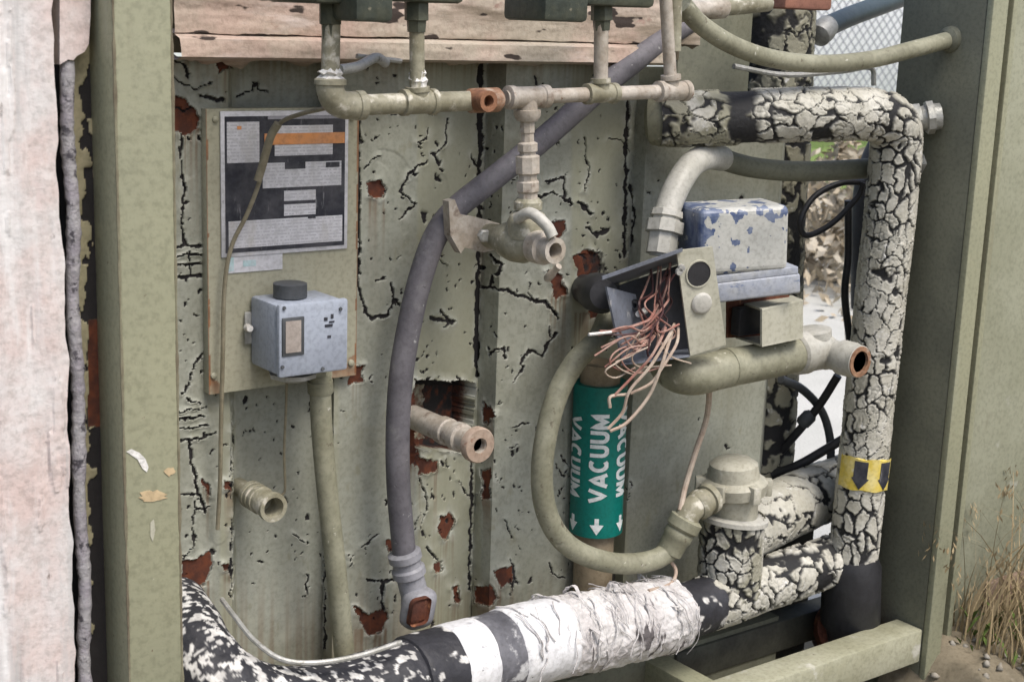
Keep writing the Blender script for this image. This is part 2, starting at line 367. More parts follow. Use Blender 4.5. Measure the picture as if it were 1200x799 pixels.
# ------------------------------------------------------------------ folded metal wall of peeling planks
def Xat(u, d): return P(u, 400, d)[0]
ZT, ZB = P(400, 69, 0)[2], P(400, 850, 0)[2]
rng = np.random.default_rng(11)
def seg_d(u, v, a, b):
    ab = np.array(b)-a; L = ab@ab+1e-9; t = np.clip(((u-a[0])*ab[0]+(v-a[1])*ab[1])/L, 0, 1)
    return np.hypot(u-a[0]-t*ab[0], v-a[1]-t*ab[1])
def inside(u, v, poly):
    r = np.zeros(u.shape, bool); n = len(poly)
    for i in range(n):
        (x0, y0), (x1, y1) = poly[i], poly[(i+1) % n]
        if y0 == y1: continue
        c = (v > min(y0, y1)) & (v <= max(y0, y1)) & (u < (x1-x0)*(v-y0)/(y1-y0)+x0); r ^= c
    return r
RUSTS = [[(200, 110), (216, 117), (229, 131), (233, 148), (222, 158), (202, 154)], [(252, 66), (266, 64), (269, 80), (258, 84)],
         [(429, 214), (443, 211), (451, 222), (446, 231), (431, 230)], [(642, 260), (662, 258), (660, 277), (645, 280)],
         [(565, 551), (576, 549), (575, 583), (567, 586)], [(579, 669), (600, 663), (602, 682), (586, 687)],
         [(558, 688), (577, 686), (584, 700), (574, 709), (558, 706)], [(211, 657), (231, 655), (248, 644), (247, 668), (240, 684), (214, 688)],
         [(261, 563), (271, 566), (273, 575), (263, 573)], [(258, 661), (268, 659), (270, 667), (260, 668)],
         [(413, 708), (430, 720), (448, 712), (454, 722), (446, 740), (432, 744), (422, 728)], [(529, 688), (536, 686), (538, 704), (531, 705)],
         [(453, 632), (462, 634), (463, 646), (455, 645)], [(515, 606), (526, 600), (532, 612), (522, 634), (514, 626)],
         [(672, 300), (690, 292), (702, 298), (704, 345), (703, 372), (692, 374), (686, 345), (677, 326)],
         [(566, 470), (580, 482), (576, 497), (566, 492)], [(478, 470), (487, 452), (488, 545), (479, 545)],
         [(486, 534), (512, 540), (508, 552), (490, 556)], [(555, 268), (566, 262), (568, 276), (557, 282)],
         [(236, 560), (244, 566), (246, 579), (239, 572)], [(508, 660), (516, 657), (517, 668), (509, 670)],
         [(640, 318), (656, 322), (664, 345), (650, 350)], [(414, 428), (424, 428), (424, 447), (408, 450)]]
CAV = [(486, 444), (554, 447), (554, 498), (540, 530), (486, 526)]
CRACKS = [([(212, 158), (213, 200), (216, 240), (213, 268), (220, 288)], 2.2), ([(204, 289), (243, 286)], 2.0), ([(206, 301), (242, 297)], 1.8),
          ([(205, 312), (243, 309)], 1.8), ([(206, 326), (243, 322)], 2.6), ([(222, 296), (226, 325)], 1.2), ([(209, 482), (238, 478)], 1.5), ([(208, 492), (240, 488)], 2),
          ([(207, 503), (241, 498)], 1.8), ([(208, 516), (240, 511)], 2.4), ([(222, 516), (226, 545), (229, 566), (240, 600)], 2),
          ([(206, 580), (232, 578)], 1.5), ([(228, 582), (226, 640), (215, 655)], 1.2), ([(240, 412), (228, 425), (222, 450), (214, 462)], 1.6),
          ([(419, 130), (420, 240), (419, 340), (427, 366), (437, 373), (455, 369), (462, 352), (470, 356)], 2.4), ([(462, 352), (458, 330)], 1.5),
          ([(564, 76), (563, 140), (561, 240), (560, 330), (558, 440)], 4.2), ([(553, 530), (552, 600), (550, 690)], 2.2), ([(734, 120), (733, 200), (731, 300)], 3.2), ([(384, 470), (383, 560), (381, 760)], 2.2), ([(272, 470), (271, 560), (270, 700)], 1.4), ([(565, 336), (592, 340), (618, 350), (640, 356), (655, 372)], 2.8),
          ([(575, 333), (578, 325)], 3), ([(610, 424), (618, 410), (636, 416), (640, 404), (652, 390)], 2.2), ([(602, 448), (612, 428)], 1.6),
          ([(500, 190), (478, 205), (470, 225), (486, 238), (470, 256)], 2), ([(525, 140), (523, 165), (512, 180)], 1.6), ([(508, 180), (514, 192)], 4),
          ([(505, 372), (530, 378)], 3.5), ([(515, 366), (526, 378), (520, 384)], 2.5), ([(505, 300), (524, 312)], 1.5), ([(440, 330), (450, 326)], 2),
          ([(575, 300), (588, 310), (582, 322)], 3), ([(574, 412), (590, 408), (592, 420)], 2.5), ([(600, 500), (620, 496)], 1.4),
          ([(640, 215), (662, 208), (660, 232)], 2.2), ([(628, 232), (648, 226), (668, 238)], 2), ([(684, 160), (688, 205), (684, 225)], 1.4),
          ([(676, 236), (692, 250)], 3), ([(690, 268), (700, 276), (712, 270)], 3.5), ([(738, 216), (742, 250), (740, 290)], 2.4),
          ([(700, 390), (672, 430), (660, 470)], 2.6), ([(448, 680), (446, 712)], 2.0), ([(429, 678), (450, 682), (462, 678)], 2),
          ([(205, 72), (216, 78), (222, 92)], 2), ([(234, 114), (262, 117)], 3.4), ([(204, 90), (228, 105), (246, 98)], 1.4), ([(232, 160), (240, 172)], 2),
          ([(490, 560), (500, 590), (492, 620)], 1.2), ([(500, 640), (512, 655)], 1.6), ([(592, 610), (600, 630)], 1.4)]
for _ in range(60):                                    # short random hair cracks
    a = np.array([rng.uniform(205, 760), rng.uniform(90, 720)]); pts = [a]; ang = rng.normal(math.pi/2, .8)
    for k in range(rng.integers(2, 5)):
        ang += rng.normal(0, .6); pts.append(pts[-1]+rng.uniform(4, 12)*np.array([math.cos(ang), math.sin(ang)]))
    CRACKS.append(([tuple(p) for p in pts], rng.uniform(.8, 1.7)))
CHIPS = []
cl = [(rng.uniform(205, 735), rng.uniform(100, 720)) for _ in range(34)]
for _ in range(300):
    if rng.random() < .72: c = cl[rng.integers(len(cl))]; a = (c[0]+rng.normal(0, 14), c[1]+rng.normal(0, 26))
    else: a = (rng.uniform(205, 900), rng.uniform(80, 740))
    CHIPS.append((a, rng.uniform(.8, 2.1) if rng.random() < .93 else rng.uniform(2.2, 3.8), rng.uniform(-.5, .5)+(math.pi/2 if rng.random() < .72 else .3), rng.uniform(1, 2.6)))

for _ in range(420):
    c = cl[rng.integers(len(cl))]; a = (c[0]+rng.normal(0, 24), c[1]+rng.normal(0, 46)) if rng.random() < .6 else (rng.uniform(205, 745), rng.uniform(80, 740))
    CHIPS.append((a, rng.uniform(.7, 1.15), rng.uniform(-.4, .4)+math.pi/2, rng.uniform(1, 2.8)))

def wall_masks(p):
    u, v = proj(p)
    n1 = fbm(p*140, 5)-.5; n2 = fbm(p*140, 15)-.5; n3 = fbm(p*520, 25, 2)-.5; n4 = fbm(p*520, 35, 2)-.5
    u = u+n1*7+n3*1.6; v = v+n2*7+n4*1.6
    rust = np.zeros(len(p)); crack = np.zeros(len(p)); curl = np.zeros(len(p)); cav = np.zeros(len(p))
    for poly in RUSTS:
        q = np.array(poly); box = np.nonzero((u > q[:, 0].min()-14) & (u < q[:, 0].max()+14) & (v > q[:, 1].min()-14) & (v < q[:, 1].max()+14))[0]
        if not len(box): continue
        uu, vv = u[box], v[box]; ins = inside(uu, vv, poly)
        dd = np.min([seg_d(uu, vv, np.array(poly[i], float), poly[(i+1) % len(poly)]) for i in range(len(poly))], axis=0)
        rust[box] = np.maximum(rust[box], np.where(ins, 1, 0)); crack[box] = np.maximum(crack[box], (~ins)*(dd < 1.2)*.55)
        curl[box] = np.maximum(curl[box], np.where(ins, 0, np.exp(-dd/3.5)))
    for pts, w in CRACKS:
        for i in range(len(pts)-1):
            a, b = np.array(pts[i], float), np.array(pts[i+1], float)
            lo, hi = np.minimum(a, b)-14, np.maximum(a, b)+14
            box = np.nonzero((u > lo[0]) & (u < hi[0]) & (v > lo[1]) & (v < hi[1]))[0]
            if not len(box): continue
            dd = seg_d(u[box], v[box], a, b); ww = w*(.75+1.1*(vnoise(p[box]*90, 77)))*.55
            crack[box] = np.maximum(crack[box], 1-sstep(ww*.6, ww*1.35, dd)); curl[box] = np.maximum(curl[box], .55*np.exp(-np.maximum(dd-ww, 0)/3)*(dd > ww))
    for (a, b), s, an, el in CHIPS:
        box = np.nonzero((np.abs(u-a) < s*el+3) & (np.abs(v-b) < s*el+3))[0]
        if not len(box): continue
        x, y = u[box]-a, v[box]-b; c, q = math.cos(an), math.sin(an)
        dd = np.hypot((x*c+y*q)/el, -x*q+y*c); crack[box] = np.maximum(crack[box], 1-sstep(s*.65, s*1.1, dd))
    ins = inside(u, v, CAV); cav[ins] = 1
    rim = np.min([seg_d(u, v, np.array(CAV[i], float), CAV[(i+1) % len(CAV)]) for i in range(len(CAV))], axis=0)
    rust = np.where(ins, np.where((u > 518) | (rim < 7), 1, .25+.6*(n1+.5)), rust); crack = np.where(ins, np.where((v < 456), .9, np.where(u > 518, .62, .1)*(n2*2+1)), crack)
    blk = inside(u, v, [(682, 298), (706, 296), (714, 330), (706, 366), (696, 360), (688, 336)]); crack = np.maximum(crack, blk*(.55+.9*n2))
    curl = np.where((~ins) & (rim < 10), np.maximum(curl, np.exp(-rim/4)), curl)
    h = np.where(rust > .5, -.0011, 0)-.0022*crack+.0042*curl*sstep(.2, .8, vnoise(p*70, 91))+.0007*np.round(2*fbm(p*[16, 16, 7], 93, 2))-.030*cav
    lift = np.clip(curl*1.15*sstep(.25, .65, vnoise(p*110, 94)), 0, .9)*(rust < .5)*(crack < .4)
    stain = np.zeros(len(p)); us, vs = proj(p); st_n = sstep(.35, .7, fbm(np.stack([p[:, 0]*330, p[:, 2]*6, p[:, 1]*0], 1), 99, 3))
    for poly in RUSTS:
        q = np.array(poly); lo, hi, vm = q[:, 0].min(), q[:, 0].max(), q[:, 1].max(); L_ = 14+1.1*(hi-lo)
        m_ = (us > lo+1) & (us < hi-1) & (vs > vm-8) & (vs < vm+5*L_); stain[m_] = np.maximum(stain[m_], .85*np.exp(-np.maximum(vs[m_]-vm, 0)/L_)*st_n[m_])
    stain = np.maximum(stain, .5*st_n*np.exp(-np.maximum(vs-72, 0)/26)); stain = np.maximum(stain, .4*st_n*sstep(640, 760, vs))
    return rust, crack, h, lift, stain

wall = thing('metal_wall', 'peeling olive green folded metal wall with rust patches behind all the pipes', 'wall', P(450, 760, 0))
def plank(prof, z0, z1, step=.00135):
    xy = np.array([(P(u, 400, d)[0], -d) for u, d in prof]); L = np.r_[0, np.cumsum(np.linalg.norm(np.diff(xy, axis=0), axis=1))]
    s = np.unique(np.r_[np.arange(0, L[-1], step), L]); x = np.interp(s, L, xy[:, 0]); y = np.interp(s, L, xy[:, 1])
    tx, ty = np.gradient(x, s), np.gradient(y, s); k = np.ones(5)/5
    tx = np.convolve(np.pad(tx, 2, 'edge'), k, 'valid'); ty = np.convolve(np.pad(ty, 2, 'edge'), k, 'valid'); l = np.hypot(tx, ty); nx, ny = ty/l, -tx/l
    z = np.arange(z0, z1, step); nz, ns = len(z), len(s)
    V = np.stack([np.tile(x, nz), np.tile(y, nz), np.repeat(z, ns)], 1)
    rust, crack, h, lift, stain = wall_masks(V); uu_, vv_ = proj(V); fa = lambda a, b: sstep(a, a+5, uu_)*(1-sstep(b-3, b+3, uu_))
    facet = .75*np.clip(fa(486, 563)+fa(667, 734)+fa(255, 276)+.8*fa(384, 396), 0, 1)*(.6+.5*fbm(V*[9, 9, 5], 97))
    h = h+.0035*(fbm(V*[6, 6, 2.5], 41)-.5)+.0007*(fbm(V*[160, 160, 60], 43)-.5)
    V[:, 0] += np.tile(nx, nz)*h; V[:, 1] += np.tile(ny, nz)*h
    return grid_part('wall_panel', V, nz, ns, {'rust': rust, 'crack': crack, 'lift': lift, 'facet': facet, 'stain': stain}, M_wall, wall, ang=30)
plank([(90, 0), (268, 0), (273, -.028)], ZB, ZT)
plank([(273, -.0275), (380, -.0275), (392, 0), (490, 0), (562, -.027)], ZB, ZT)
plank([(562, -.026), (583, .007), (670, .007), (732, -.012)], ZB, ZT)
plank([(732, -.0112), (745, .0085), (820, .0085), (900, .0085), (903, -.035)], ZB, P(800, 112, 0)[2], .002)
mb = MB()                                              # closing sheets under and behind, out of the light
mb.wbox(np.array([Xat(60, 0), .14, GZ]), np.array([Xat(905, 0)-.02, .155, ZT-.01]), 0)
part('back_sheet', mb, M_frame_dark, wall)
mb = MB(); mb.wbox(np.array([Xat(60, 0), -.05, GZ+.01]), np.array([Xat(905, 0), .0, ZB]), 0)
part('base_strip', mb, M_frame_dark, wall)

# tan-pink ledge above the wall
ledge = thing('top_ledge', 'peeling pinkish tan ledge running above the green wall', 'ledge', P(450, 60, 0))
def ledge_sheet(name, prof, u0, u1, m, seed):
    xs = np.arange(P(u0, 50, 0)[0], P(u1, 50, 0)[0], .0016)
    q = np.array([(-d, P(450, v, d)[2]) for d, v in prof]); L = np.r_[0, np.cumsum(np.linalg.norm(np.diff(q, axis=0), axis=1))]
    s = np.arange(0, L[-1], .0014); y = np.interp(s, L, q[:, 0]); z = np.interp(s, L, q[:, 1]); n = len(xs)
    V = np.stack([np.tile(xs, len(s)), np.repeat(y, n), np.repeat(z, n)], 1)
    g = fbm(V*[14, 14, 60], seed, 4)-.5; e = np.repeat(np.clip(s/L[-1], 0, 1), n); edge = np.exp(-(1-e)*L[-1]/.006)
    wob = fbm(np.stack([V[:, 0]*40, V[:, 0]*0, V[:, 0]*0], 1), seed+3, 4)-.5
    V[:, 1] -= .006*g; V[:, 2] += edge*wob*.022
    return grid_part(name, V, len(s), n, {'crack': sstep(.62, .70, fbm(V*[20, 20, 70], seed+9, 4))}, m, ledge, ang=35)
ledge_sheet('ledge_board', [(.0, -20), (.028, -20), (.030, 44), (.016, 46)], 190, 800, M_ledge, 3)
ledge_sheet('ledge_lip', [(.012, 40), (.040, 50), (.043, 70), (.030, 73), (.004, 73)], 190, 760, M_ledge, 8)
mb = MB(); mb.wbox(np.array([P(190, 30, 0)[0], .003, P(450, 66, 0)[2]]), np.array([P(800, 30, 0)[0], .10, P(450, -25, 0)[2]]), .001)
part('ledge_core', mb, M_tan, ledge)

# panels at the right end above the wall
mb = MB(); mb.wbox(np.array([P(795, 60, -.06)[0], .06, -.3]), np.array([P(880, 60, -.06)[0], .075, P(800, -30, 0)[2]]), .002)
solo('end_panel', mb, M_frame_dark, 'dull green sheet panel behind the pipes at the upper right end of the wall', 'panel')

# ------------------------------------------------------------------ welded steel frame: two posts, rails
fr = thing('steel_frame', 'olive green steel frame of two uprights and a sloping bottom rail', 'frame', P(160, 790, .15))
XL0, XL1 = P(139, 300, .2)[0], P(207, 300, .2)[0]
mb = MB(); mb.wbox(np.array([XL0, -.2, GZ]), np.array([XL1, -.139, .62]), .0035)
lp = part('post', mb, M_frame, fr, 'left upright with bird droppings and a paint scratch')
def blot(poly, d, name, m, th=.0004):
    c = MB(); pts = [P(u, v, d) for u, v in poly]; c.prism(pts, np.array([0, -th, 0])); return part(name, c, m, lp)
def irregular(cx, cy, rx, ry, n=18, s=0):
    r = np.random.default_rng(s); return [(cx+rx*(.75+.5*r.random())*math.cos(2*math.pi*k/n), cy+ry*(.75+.5*r.random())*math.sin(2*math.pi*k/n)) for k in range(n)]
blot([(148, 529), (154, 526), (163, 530), (170, 537), (174, 547), (172, 553), (167, 549), (161, 538), (154, 533)], .2003, 'bird_dropping', M_white)
blot(irregular(179, 581, 16, 6.5, 20, 3), .2003, 'bird_dropping', mat('tan_splatter', (.52, .40, .24), .7, bump=.3))
blot(irregular(199, 552, 6, 5, 14, 5), .2003, 'bird_dropping', bpy.data.materials['tan_splatter'])
blot([(176, 612), (180, 608), (182, 620), (179, 634), (176, 628)], .2003, 'bird_dropping', M_cream)
XR = P(1120, 380, .2)[0]
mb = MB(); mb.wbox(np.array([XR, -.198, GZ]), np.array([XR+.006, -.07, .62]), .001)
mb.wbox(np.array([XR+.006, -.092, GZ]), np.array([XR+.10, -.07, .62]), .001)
rp = part('post', mb, M_frame_dark, fr, 'right upright, a deep channel with a dark inner face')  # inner face shade put into this darker copy of the frame paint
mb = MB(); mb.wbox(np.array([XR-.001, -.2085, GZ]), np.array([XR+.030, -.1985, .62]), .002)
part('front_lip', mb, M_frame, rp)
mb = MB(); mb.wbox(np.array([XR+.030, -.186, GZ]), np.array([XR+.058, -.176, .62]), .002)
part('front_lip', mb, mat('rust_streaked_paint', (.21, .195, .13), .65, var=(.15, .125, .08), var_scale=10, layers=((('noise', 13, .56, .72, (1, 1, .25)), ((.17, .075, .04), (.11, .06, .035)), .8),), bump=.25), rp)
mb = MB(); mb.wbox(np.array([XR+.058, -.196, GZ]), np.array([XR+.069, -.17, .62]), .002)
part('edge_strip', mb, M_frame, rp)
ZR = P(1083, 716, .16)[2]
mb = MB(); mb.wbox(np.array([P(700, 790, .2)[0], -.199, ZR-.048]), np.array([XR-.0015, -.155, ZR]), .003)
part('rail', mb, mat('pale_worn_rail', (.37, .365, .27), .55, var=(.27, .265, .18), var_scale=9, layers=((('noise', 22, .58, .70), (.48, .47, .41), .6), (('noise', 36, .66, .72), (.12, .10, .07), .8)), bump=.3), fr)
xc = P(800, 785, .1)[0]
mb = MB(); mb.wbox(np.array([xc-.018, -.154, ZR-.05]), np.array([xc+.018, .0, ZR-.012]), .003)
part('cross_member', mb, M_frame, fr)
mb = MB(); mb.wbox(np.array([P(760, 760, .0)[0], -.055, P(870, 760, .02)[2]]), np.array([XR-.002, -.02, P(870, 725, .02)[2]]), .003)
part('cross_member', mb, mat('shaded_dark_member', (.07, .072, .055), .7, var=(.045, .045, .036), var_scale=20, bump=.2), fr)  # shade low in the bay put into this member's dark colour

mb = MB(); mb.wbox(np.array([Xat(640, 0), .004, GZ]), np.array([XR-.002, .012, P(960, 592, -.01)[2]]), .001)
part('shade_sheet', mb, mat('shade_black', (.025, .024, .022), .7, var=(.04, .037, .03), bump=.3), fr)  # added sheet, its black stands in for the shade behind the lower pipes

# bank of dirt rising in front of the right panel
xs = np.linspace(XR-.25, XR+.75, 180); ys = np.linspace(-.95, -.145, 150); gx, gy = np.meshgrid(xs, ys); V = np.stack([gx.ravel(), gy.ravel(), np.zeros(gx.size)], 1)
za, zb_ = P(1100, 748, .19)[2], P(1200, 705, .17)[2]; xa, xb_ = P(1100, 748, .19)[0], P(1200, 705, .17)[0]
hz = za+(zb_-za)*(V[:, 0]-xa)/(xb_-xa); hz = np.minimum(hz, zb_+.02); fall = np.clip((-.20-V[:, 1])/.75, 0, 1)
fall = np.maximum(fall, 1-sstep(XR-.10, XR+.05, V[:, 0])); V[:, 2] = hz*(1-fall**1.2)+GZ*fall**1.2-.0+.022*(fbm(V*22, 51, 4)-.5)+.008*(fbm(V*110, 52, 3)-.5); BANK = V.copy()
hold = bpy.data.objects.new('tmp', None); ORG[hold] = np.zeros(3); ORG[None] = np.zeros(3)
o = grid_part('dirt_bank', V, 150, 180, {}, M_ground, None, flip=True); tag(o, kind='structure'); bpy.data.objects.remove(hold)
def bank_z(x, y):
    k = np.argmin((BANK[:, 0]-x)**2+(BANK[:, 1]-y)**2); return BANK[k, 2]

M_worn = mat('worn_brown_edge', (.15, .125, .085), .8, var=(.22, .21, .14), var_scale=14, bump=.2)
for (x_, y_) in ((XL0, -.2003), (XL1, -.2003)):       # rusty line where the paint has worn off the folded edge
    zz = np.linspace(GZ, .6, 420); rr = np.clip(.0012+.0022*(fbm(np.stack([zz*60, zz*0, zz*0+x_], 1), 55, 3)-.5), .0003, .003); mb = MB(); mb.tube(np.stack([zz*0+x_+.0008*np.sign(XL1-x_-.01), zz*0+y_+.0012, zz], 1), rr, 6); part('worn_edge', mb, M_worn, lp)

# far right panel of the next bay
mb = MB(); mb.wbox(np.array([XR+.072, -.165, GZ+.03]), np.array([XR+.62, -.15, .62]), .003)
sp = solo('side_panel', mb, mat('weathered_green_panel', (.30, .305, .225), .6, var=(.25, .255, .18), var_scale=6, layers=((('noise', 20, .62, .72), (.36, .36, .30), .6), (('noise', 12, .62, .74, (1, 1, .4)), (.20, .17, .11), .7)), bump=.15),
          'flat weathered green panel beyond the right upright behind the dry grass', 'panel')
mb = MB(); c = P(1182, 697, .175); mb.wbox(c+np.array([-.05, -.0, -.10]), c+np.array([.30, .012, .028]), .004)
solo('rusty_skid_beam', mb, mat('dull_brown_steel', (.17, .10, .075), .8, var=(.22, .16, .12), var_scale=20, bump=.3), 'low rusty brown beam end in the dry grass under the right panel', 'beam')

# ------------------------------------------------------------------ left edge: peeling board, gasket, flange
XB = P(76, 420, .17)[0]
bd = thing('peeling_board', 'pink and white peeling board at the left edge of the frame', 'board', P(40, 790, .17))
xs = np.arange(P(-60, 420, .17)[0], XB, .0016); zs = np.arange(GZ, .45, .0016)
V = np.stack([np.tile(xs, len(zs)), np.full(len(xs)*len(zs), -.17), np.repeat(zs, len(xs))], 1)
g = fbm(V*[50, 1, 9], 61, 4); V[:, 1] -= .007*(g-.5)+.0012*np.round(2.4*fbm(V*[60, 1, 9], 66, 4)); V[:, 1] += .0045*sstep(.54, .72, fbm(V*[75, 1, 3.2], 68, 3))
V[:, 0] += np.tile(np.exp(-(XB-xs)/.006), len(zs))*.007*(fbm(V*[0, 0, 25], 67, 3)-.5)
grid_part('board_face', V, len(zs), len(xs), {}, M_pink, bd, ang=35)
mb = MB(); mb.wbox(np.array([P(-60, 420, .17)[0], -.164, GZ]), np.array([XB-.003, -.12, .45]), .001); part('board_core', mb, M_tan, bd)
lug = [(70, -70), (107, -70), (106, 20), (104, 52), (99, 61), (90, 66), (86, 71), (80, 70), (70, 76)]
mb = MB(); mb.prism([P(u, v, .168) for u, v in lug], np.array([0, .035, 0]))
part('board_lug', mb, M_pink, bd)
mb = MB()
pth = np.array([[P(89, 420, .16)[0]+.0012*math.sin(z*40), -.16+.001*math.sin(z*57), z] for z in np.linspace(GZ, P(88, 72, .16)[2], 160)])
mb.tube(pth, .0058*(1+.09*np.random.default_rng(2).normal(size=160)), 12)
solo('foam_gasket', mb, M_gasket, 'grey violet foam gasket strip beside the peeling board', 'gasket')
xs = np.arange(P(92, 420, .15)[0], XL0+.02, .0013); zs = np.arange(GZ, .45, .0013)
V = np.stack([np.tile(xs, len(zs)), np.full(len(xs)*len(zs), -.15), np.repeat(zs, len(xs))], 1)
u, v = proj(V); n = fbm(V*[120, 1, 60], 71, 3)
ru = np.where((u > 103.5+3*(n-.5)) & (v > 375) & (v < 500), 1., 0); ck = np.where(fbm(V*[150, 1, 70], 72, 3)+.02*(u-98) > .60, 1., 0)*(1-ru)
ru = np.maximum(ru, ck*(fbm(V*[30, 1, 18], 75, 2) > .6)); V[:, 1] += .0015*np.maximum(ru, ck)-.002*(n-.5)
fl = thing('wall_flange', 'chipped tan flange strip with rust beside the left upright', 'flange', P(100, 790, .15))
grid_part('flange_face', V, len(zs), len(xs), {'rust': ru, 'crack': ck}, mat('chipped_tan_paint', (.33, .30, .19), .6, var=(.27, .24, .15), var_scale=20, layers=((('attr', 'rust'), RUST, .85), (('attr', 'crack'), DARK, .9)), bump=.3), fl)
mb = MB(); mb.wbox(np.array([P(40, 400, .1)[0], -.10, GZ]), np.array([XL1-.01, -.085, .6]), .001); part('gap_shade_sheet', mb, M_black_plain, fl)  # black sheet added for the shade in the gap beside the board

# ------------------------------------------------------------------ pixel helpers for fittings
def lat(mb, A, B, prof, n=28, ph=0.0):
    m = M(*A); return mb.lathe(P(*A), P(*B), [(f, r*m) for f, r in prof], n, ph)
def tub(mb, pts, rpx, n=16, k=60):
    m = M(*pts[len(pts)//2]); return mb.tube(PP(pts, k), np.asarray(rpx)*m, n)
NRM = np.array([0, -1.0, 0])
def hose(name, pts, rpx, m, label, cat, n=16, k=80):
    mb = MB(); tub(mb, pts, rpx, n, k); return solo(name, mb, m, label, cat)

# ------------------------------------------------------------------ backing plate and data plate
def facebox(u0, v0, u1, v1, d, th, bev=.0015):
    a, b = P(u0, (v0+v1)/2, d), P(u1, (v0+v1)/2, d); z1, z0 = P((u0+u1)/2, v0, d)[2], P((u0+u1)/2, v1, d)[2]
    mb = MB(); mb.wbox(np.array([a[0], -d, z0]), np.array([b[0], -d+th, z1]), bev); return mb
bp = thing('backing_plate', 'pale green steel plate holding the black data plate and grey switch', 'plate', P(330, 450, .012))
x0, x1 = P(243, 290, .012)[0], P(419, 290, .012)[0]; z0, z1 = P(330, 451, .012)[2], P(330, 127, .012)[2]
xs = np.linspace(x0, x1, 120); zs = np.linspace(z0, z1, 200); V = np.stack([np.tile(xs, 200), np.full(24000, -.012), np.repeat(zs, 120)], 1)
dx = np.minimum(V[:, 0]-x0, x1-V[:, 0]); cb = (np.hypot(V[:, 0]-x1, V[:, 2]-z0) < .028*(.5+fbm(V*70, 3)))*1.; cb = np.maximum(cb, np.hypot((V[:, 0]-x0)*1.6, V[:, 2]-z0) < .02*(.5+fbm(V*70, 4)))
er = np.clip(.75*cb*fbm(V*90, 8)*1.5+.9*(dx < .0022*(fbm(V*60, 9)*1.6-.2)), 0, 1)
grid_part('plate_face', V, 200, 120, {'edge_rust': er}, M_plate, bp)
mb = MB(); mb.wbox(np.array([x0, -.0115, z0]), np.array([x1, .003, z1]), .0008); part('plate_body', mb, M_plate, bp)
for u, v in ((252, 140), (412, 138), (250, 440), (411, 425)):
    mb = MB(); lat(mb, (u, v, .012), (u+1.5, v+.3, .015), [(0, 4), (.7, 3.6), (1, 2)], 12); part('rivet', mb, M_plate, bp)

dp = thing('data_plate', 'black and white printed data plate with an orange stripe', 'sign', P(335, 297, .014))
part('plate_border', facebox(259, 130, 408, 297, .0145, .0022, .001), M_label, dp)
part('plate_field', facebox(264, 136, 404, 292, .0151, .0008, 0), M_ink, dp)
def field(u0, v0, u1, v1, name='print_block', m=None): return part(name, facebox(u0, v0, u1, v1, .0156, .0007, 0), m or M_print, dp)
field(266, 143, 304, 191); field(322, 147, 390, 182); field(308, 190, 400, 219); field(333, 223, 370, 235); field(333, 239, 370, 252)
field(268, 256, 401, 287); field(314, 136, 402, 139.5, 'print_line', M_faint)
part('orange_stripe', facebox(310, 156, 404, 169, .0160, .0007, 0), M_orange, dp)
for a in ((334, 190, 358, 198), (382, 190, 398, 196), (361, 252, 370, 256)):
    part('print_mark', facebox(*a, .0160, .0006, 0), M_ink, dp)
part('print_mark', facebox(278, 148, 283, 152, .0160, .0005, 0), M_orange, dp)
mb = facebox(266, 299, 331, 318, .0133, .0012, 0); st = solo('label_sticker', mb, M_label, 'small faded white and cyan sticker below the data plate', 'sticker')
for a in ((266, 300, 274, 318), (285, 305, 300, 312)): part('sticker_print', facebox(*a, .0137, .0007, 0), M_cyan, st)

# ------------------------------------------------------------------ pressure switch box
ps = thing('pressure_switch', 'blue grey switch box with a small window and dark knob', 'switch box', P(350, 440, .04))
fl0, fl1 = P(327, 395, .076)[0], P(406, 395, .076)[0]; zt, zb = P(366, 355, .076)[2], P(366, 437, .076)[2]
mb = MB(); mb.wbox(np.array([fl0, -.070, zb]), np.array([fl1, -.013, zt]), .004); part('case', mb, M_bluegrey, ps)
mb = MB(); mb.wbox(np.array([fl0-.001, -.078, zb-.001]), np.array([fl1+.001, -.0705, zt+.0015]), .003)
cv = part('cover', mb, M_bluegrey, ps)
part('window_frame', facebox(331, 372, 357, 417, .0795, .0025, .001), M_knob, cv); part('window', facebox(335, 376, 353, 413, .0800, .0015, 0), M_glass, cv)
for u, v in ((333, 361), (399, 362), (378, 432), (331, 430)):
    mb = MB(); lat(mb, (u, v, .078), (u+.6, v+.2, .080), [(0, 2.4), (1, 2)], 10); part('screw', mb, M_knob, cv)
for (a, b, c, d) in ((380, 372, 384, 376), (386, 376, 392, 378), (381, 380, 390, 383), (388, 368, 391, 373), (384, 393, 388, 396)):
    part('print_mark', facebox(a, b, c, d, .0787, .0006, 0), M_ink, cv)
mb = MB(); c = P(340, 336, .042); ww = M(340, 336, .042)
lat(mb, (340, 352, .042), (340, 331, .042), [(0, 15), (.2, 15), (.22, 20), (.95, 20), (1, 17)], 20); part('knob', mb, M_knob, ps)
mb = MB(); lat(mb, (343, 436, .045), (343, 446, .045), [(0, 29), (.5, 28), (.7, 20), (1, 14)], 8); part('hub_nut', mb, M_grey_metal, ps)
mb = MB(); lat(mb, (376, 434, .03), (377, 448, .03), [(0, 12), (.8, 12), (1, 9)], 6); part('hub_nut', mb, M_conduit, ps)
mb = MB(); mb.wbox(P(287, 366, .016), P(298, 402, .014), .001); part('mounting_ear', mb, M_grey_metal, ps)
mb = MB(); lat(mb, (290, 384, .018), (293, 385, .026), [(0, 5), (1, 4)], 10); part('screw', mb, M_white, ps)

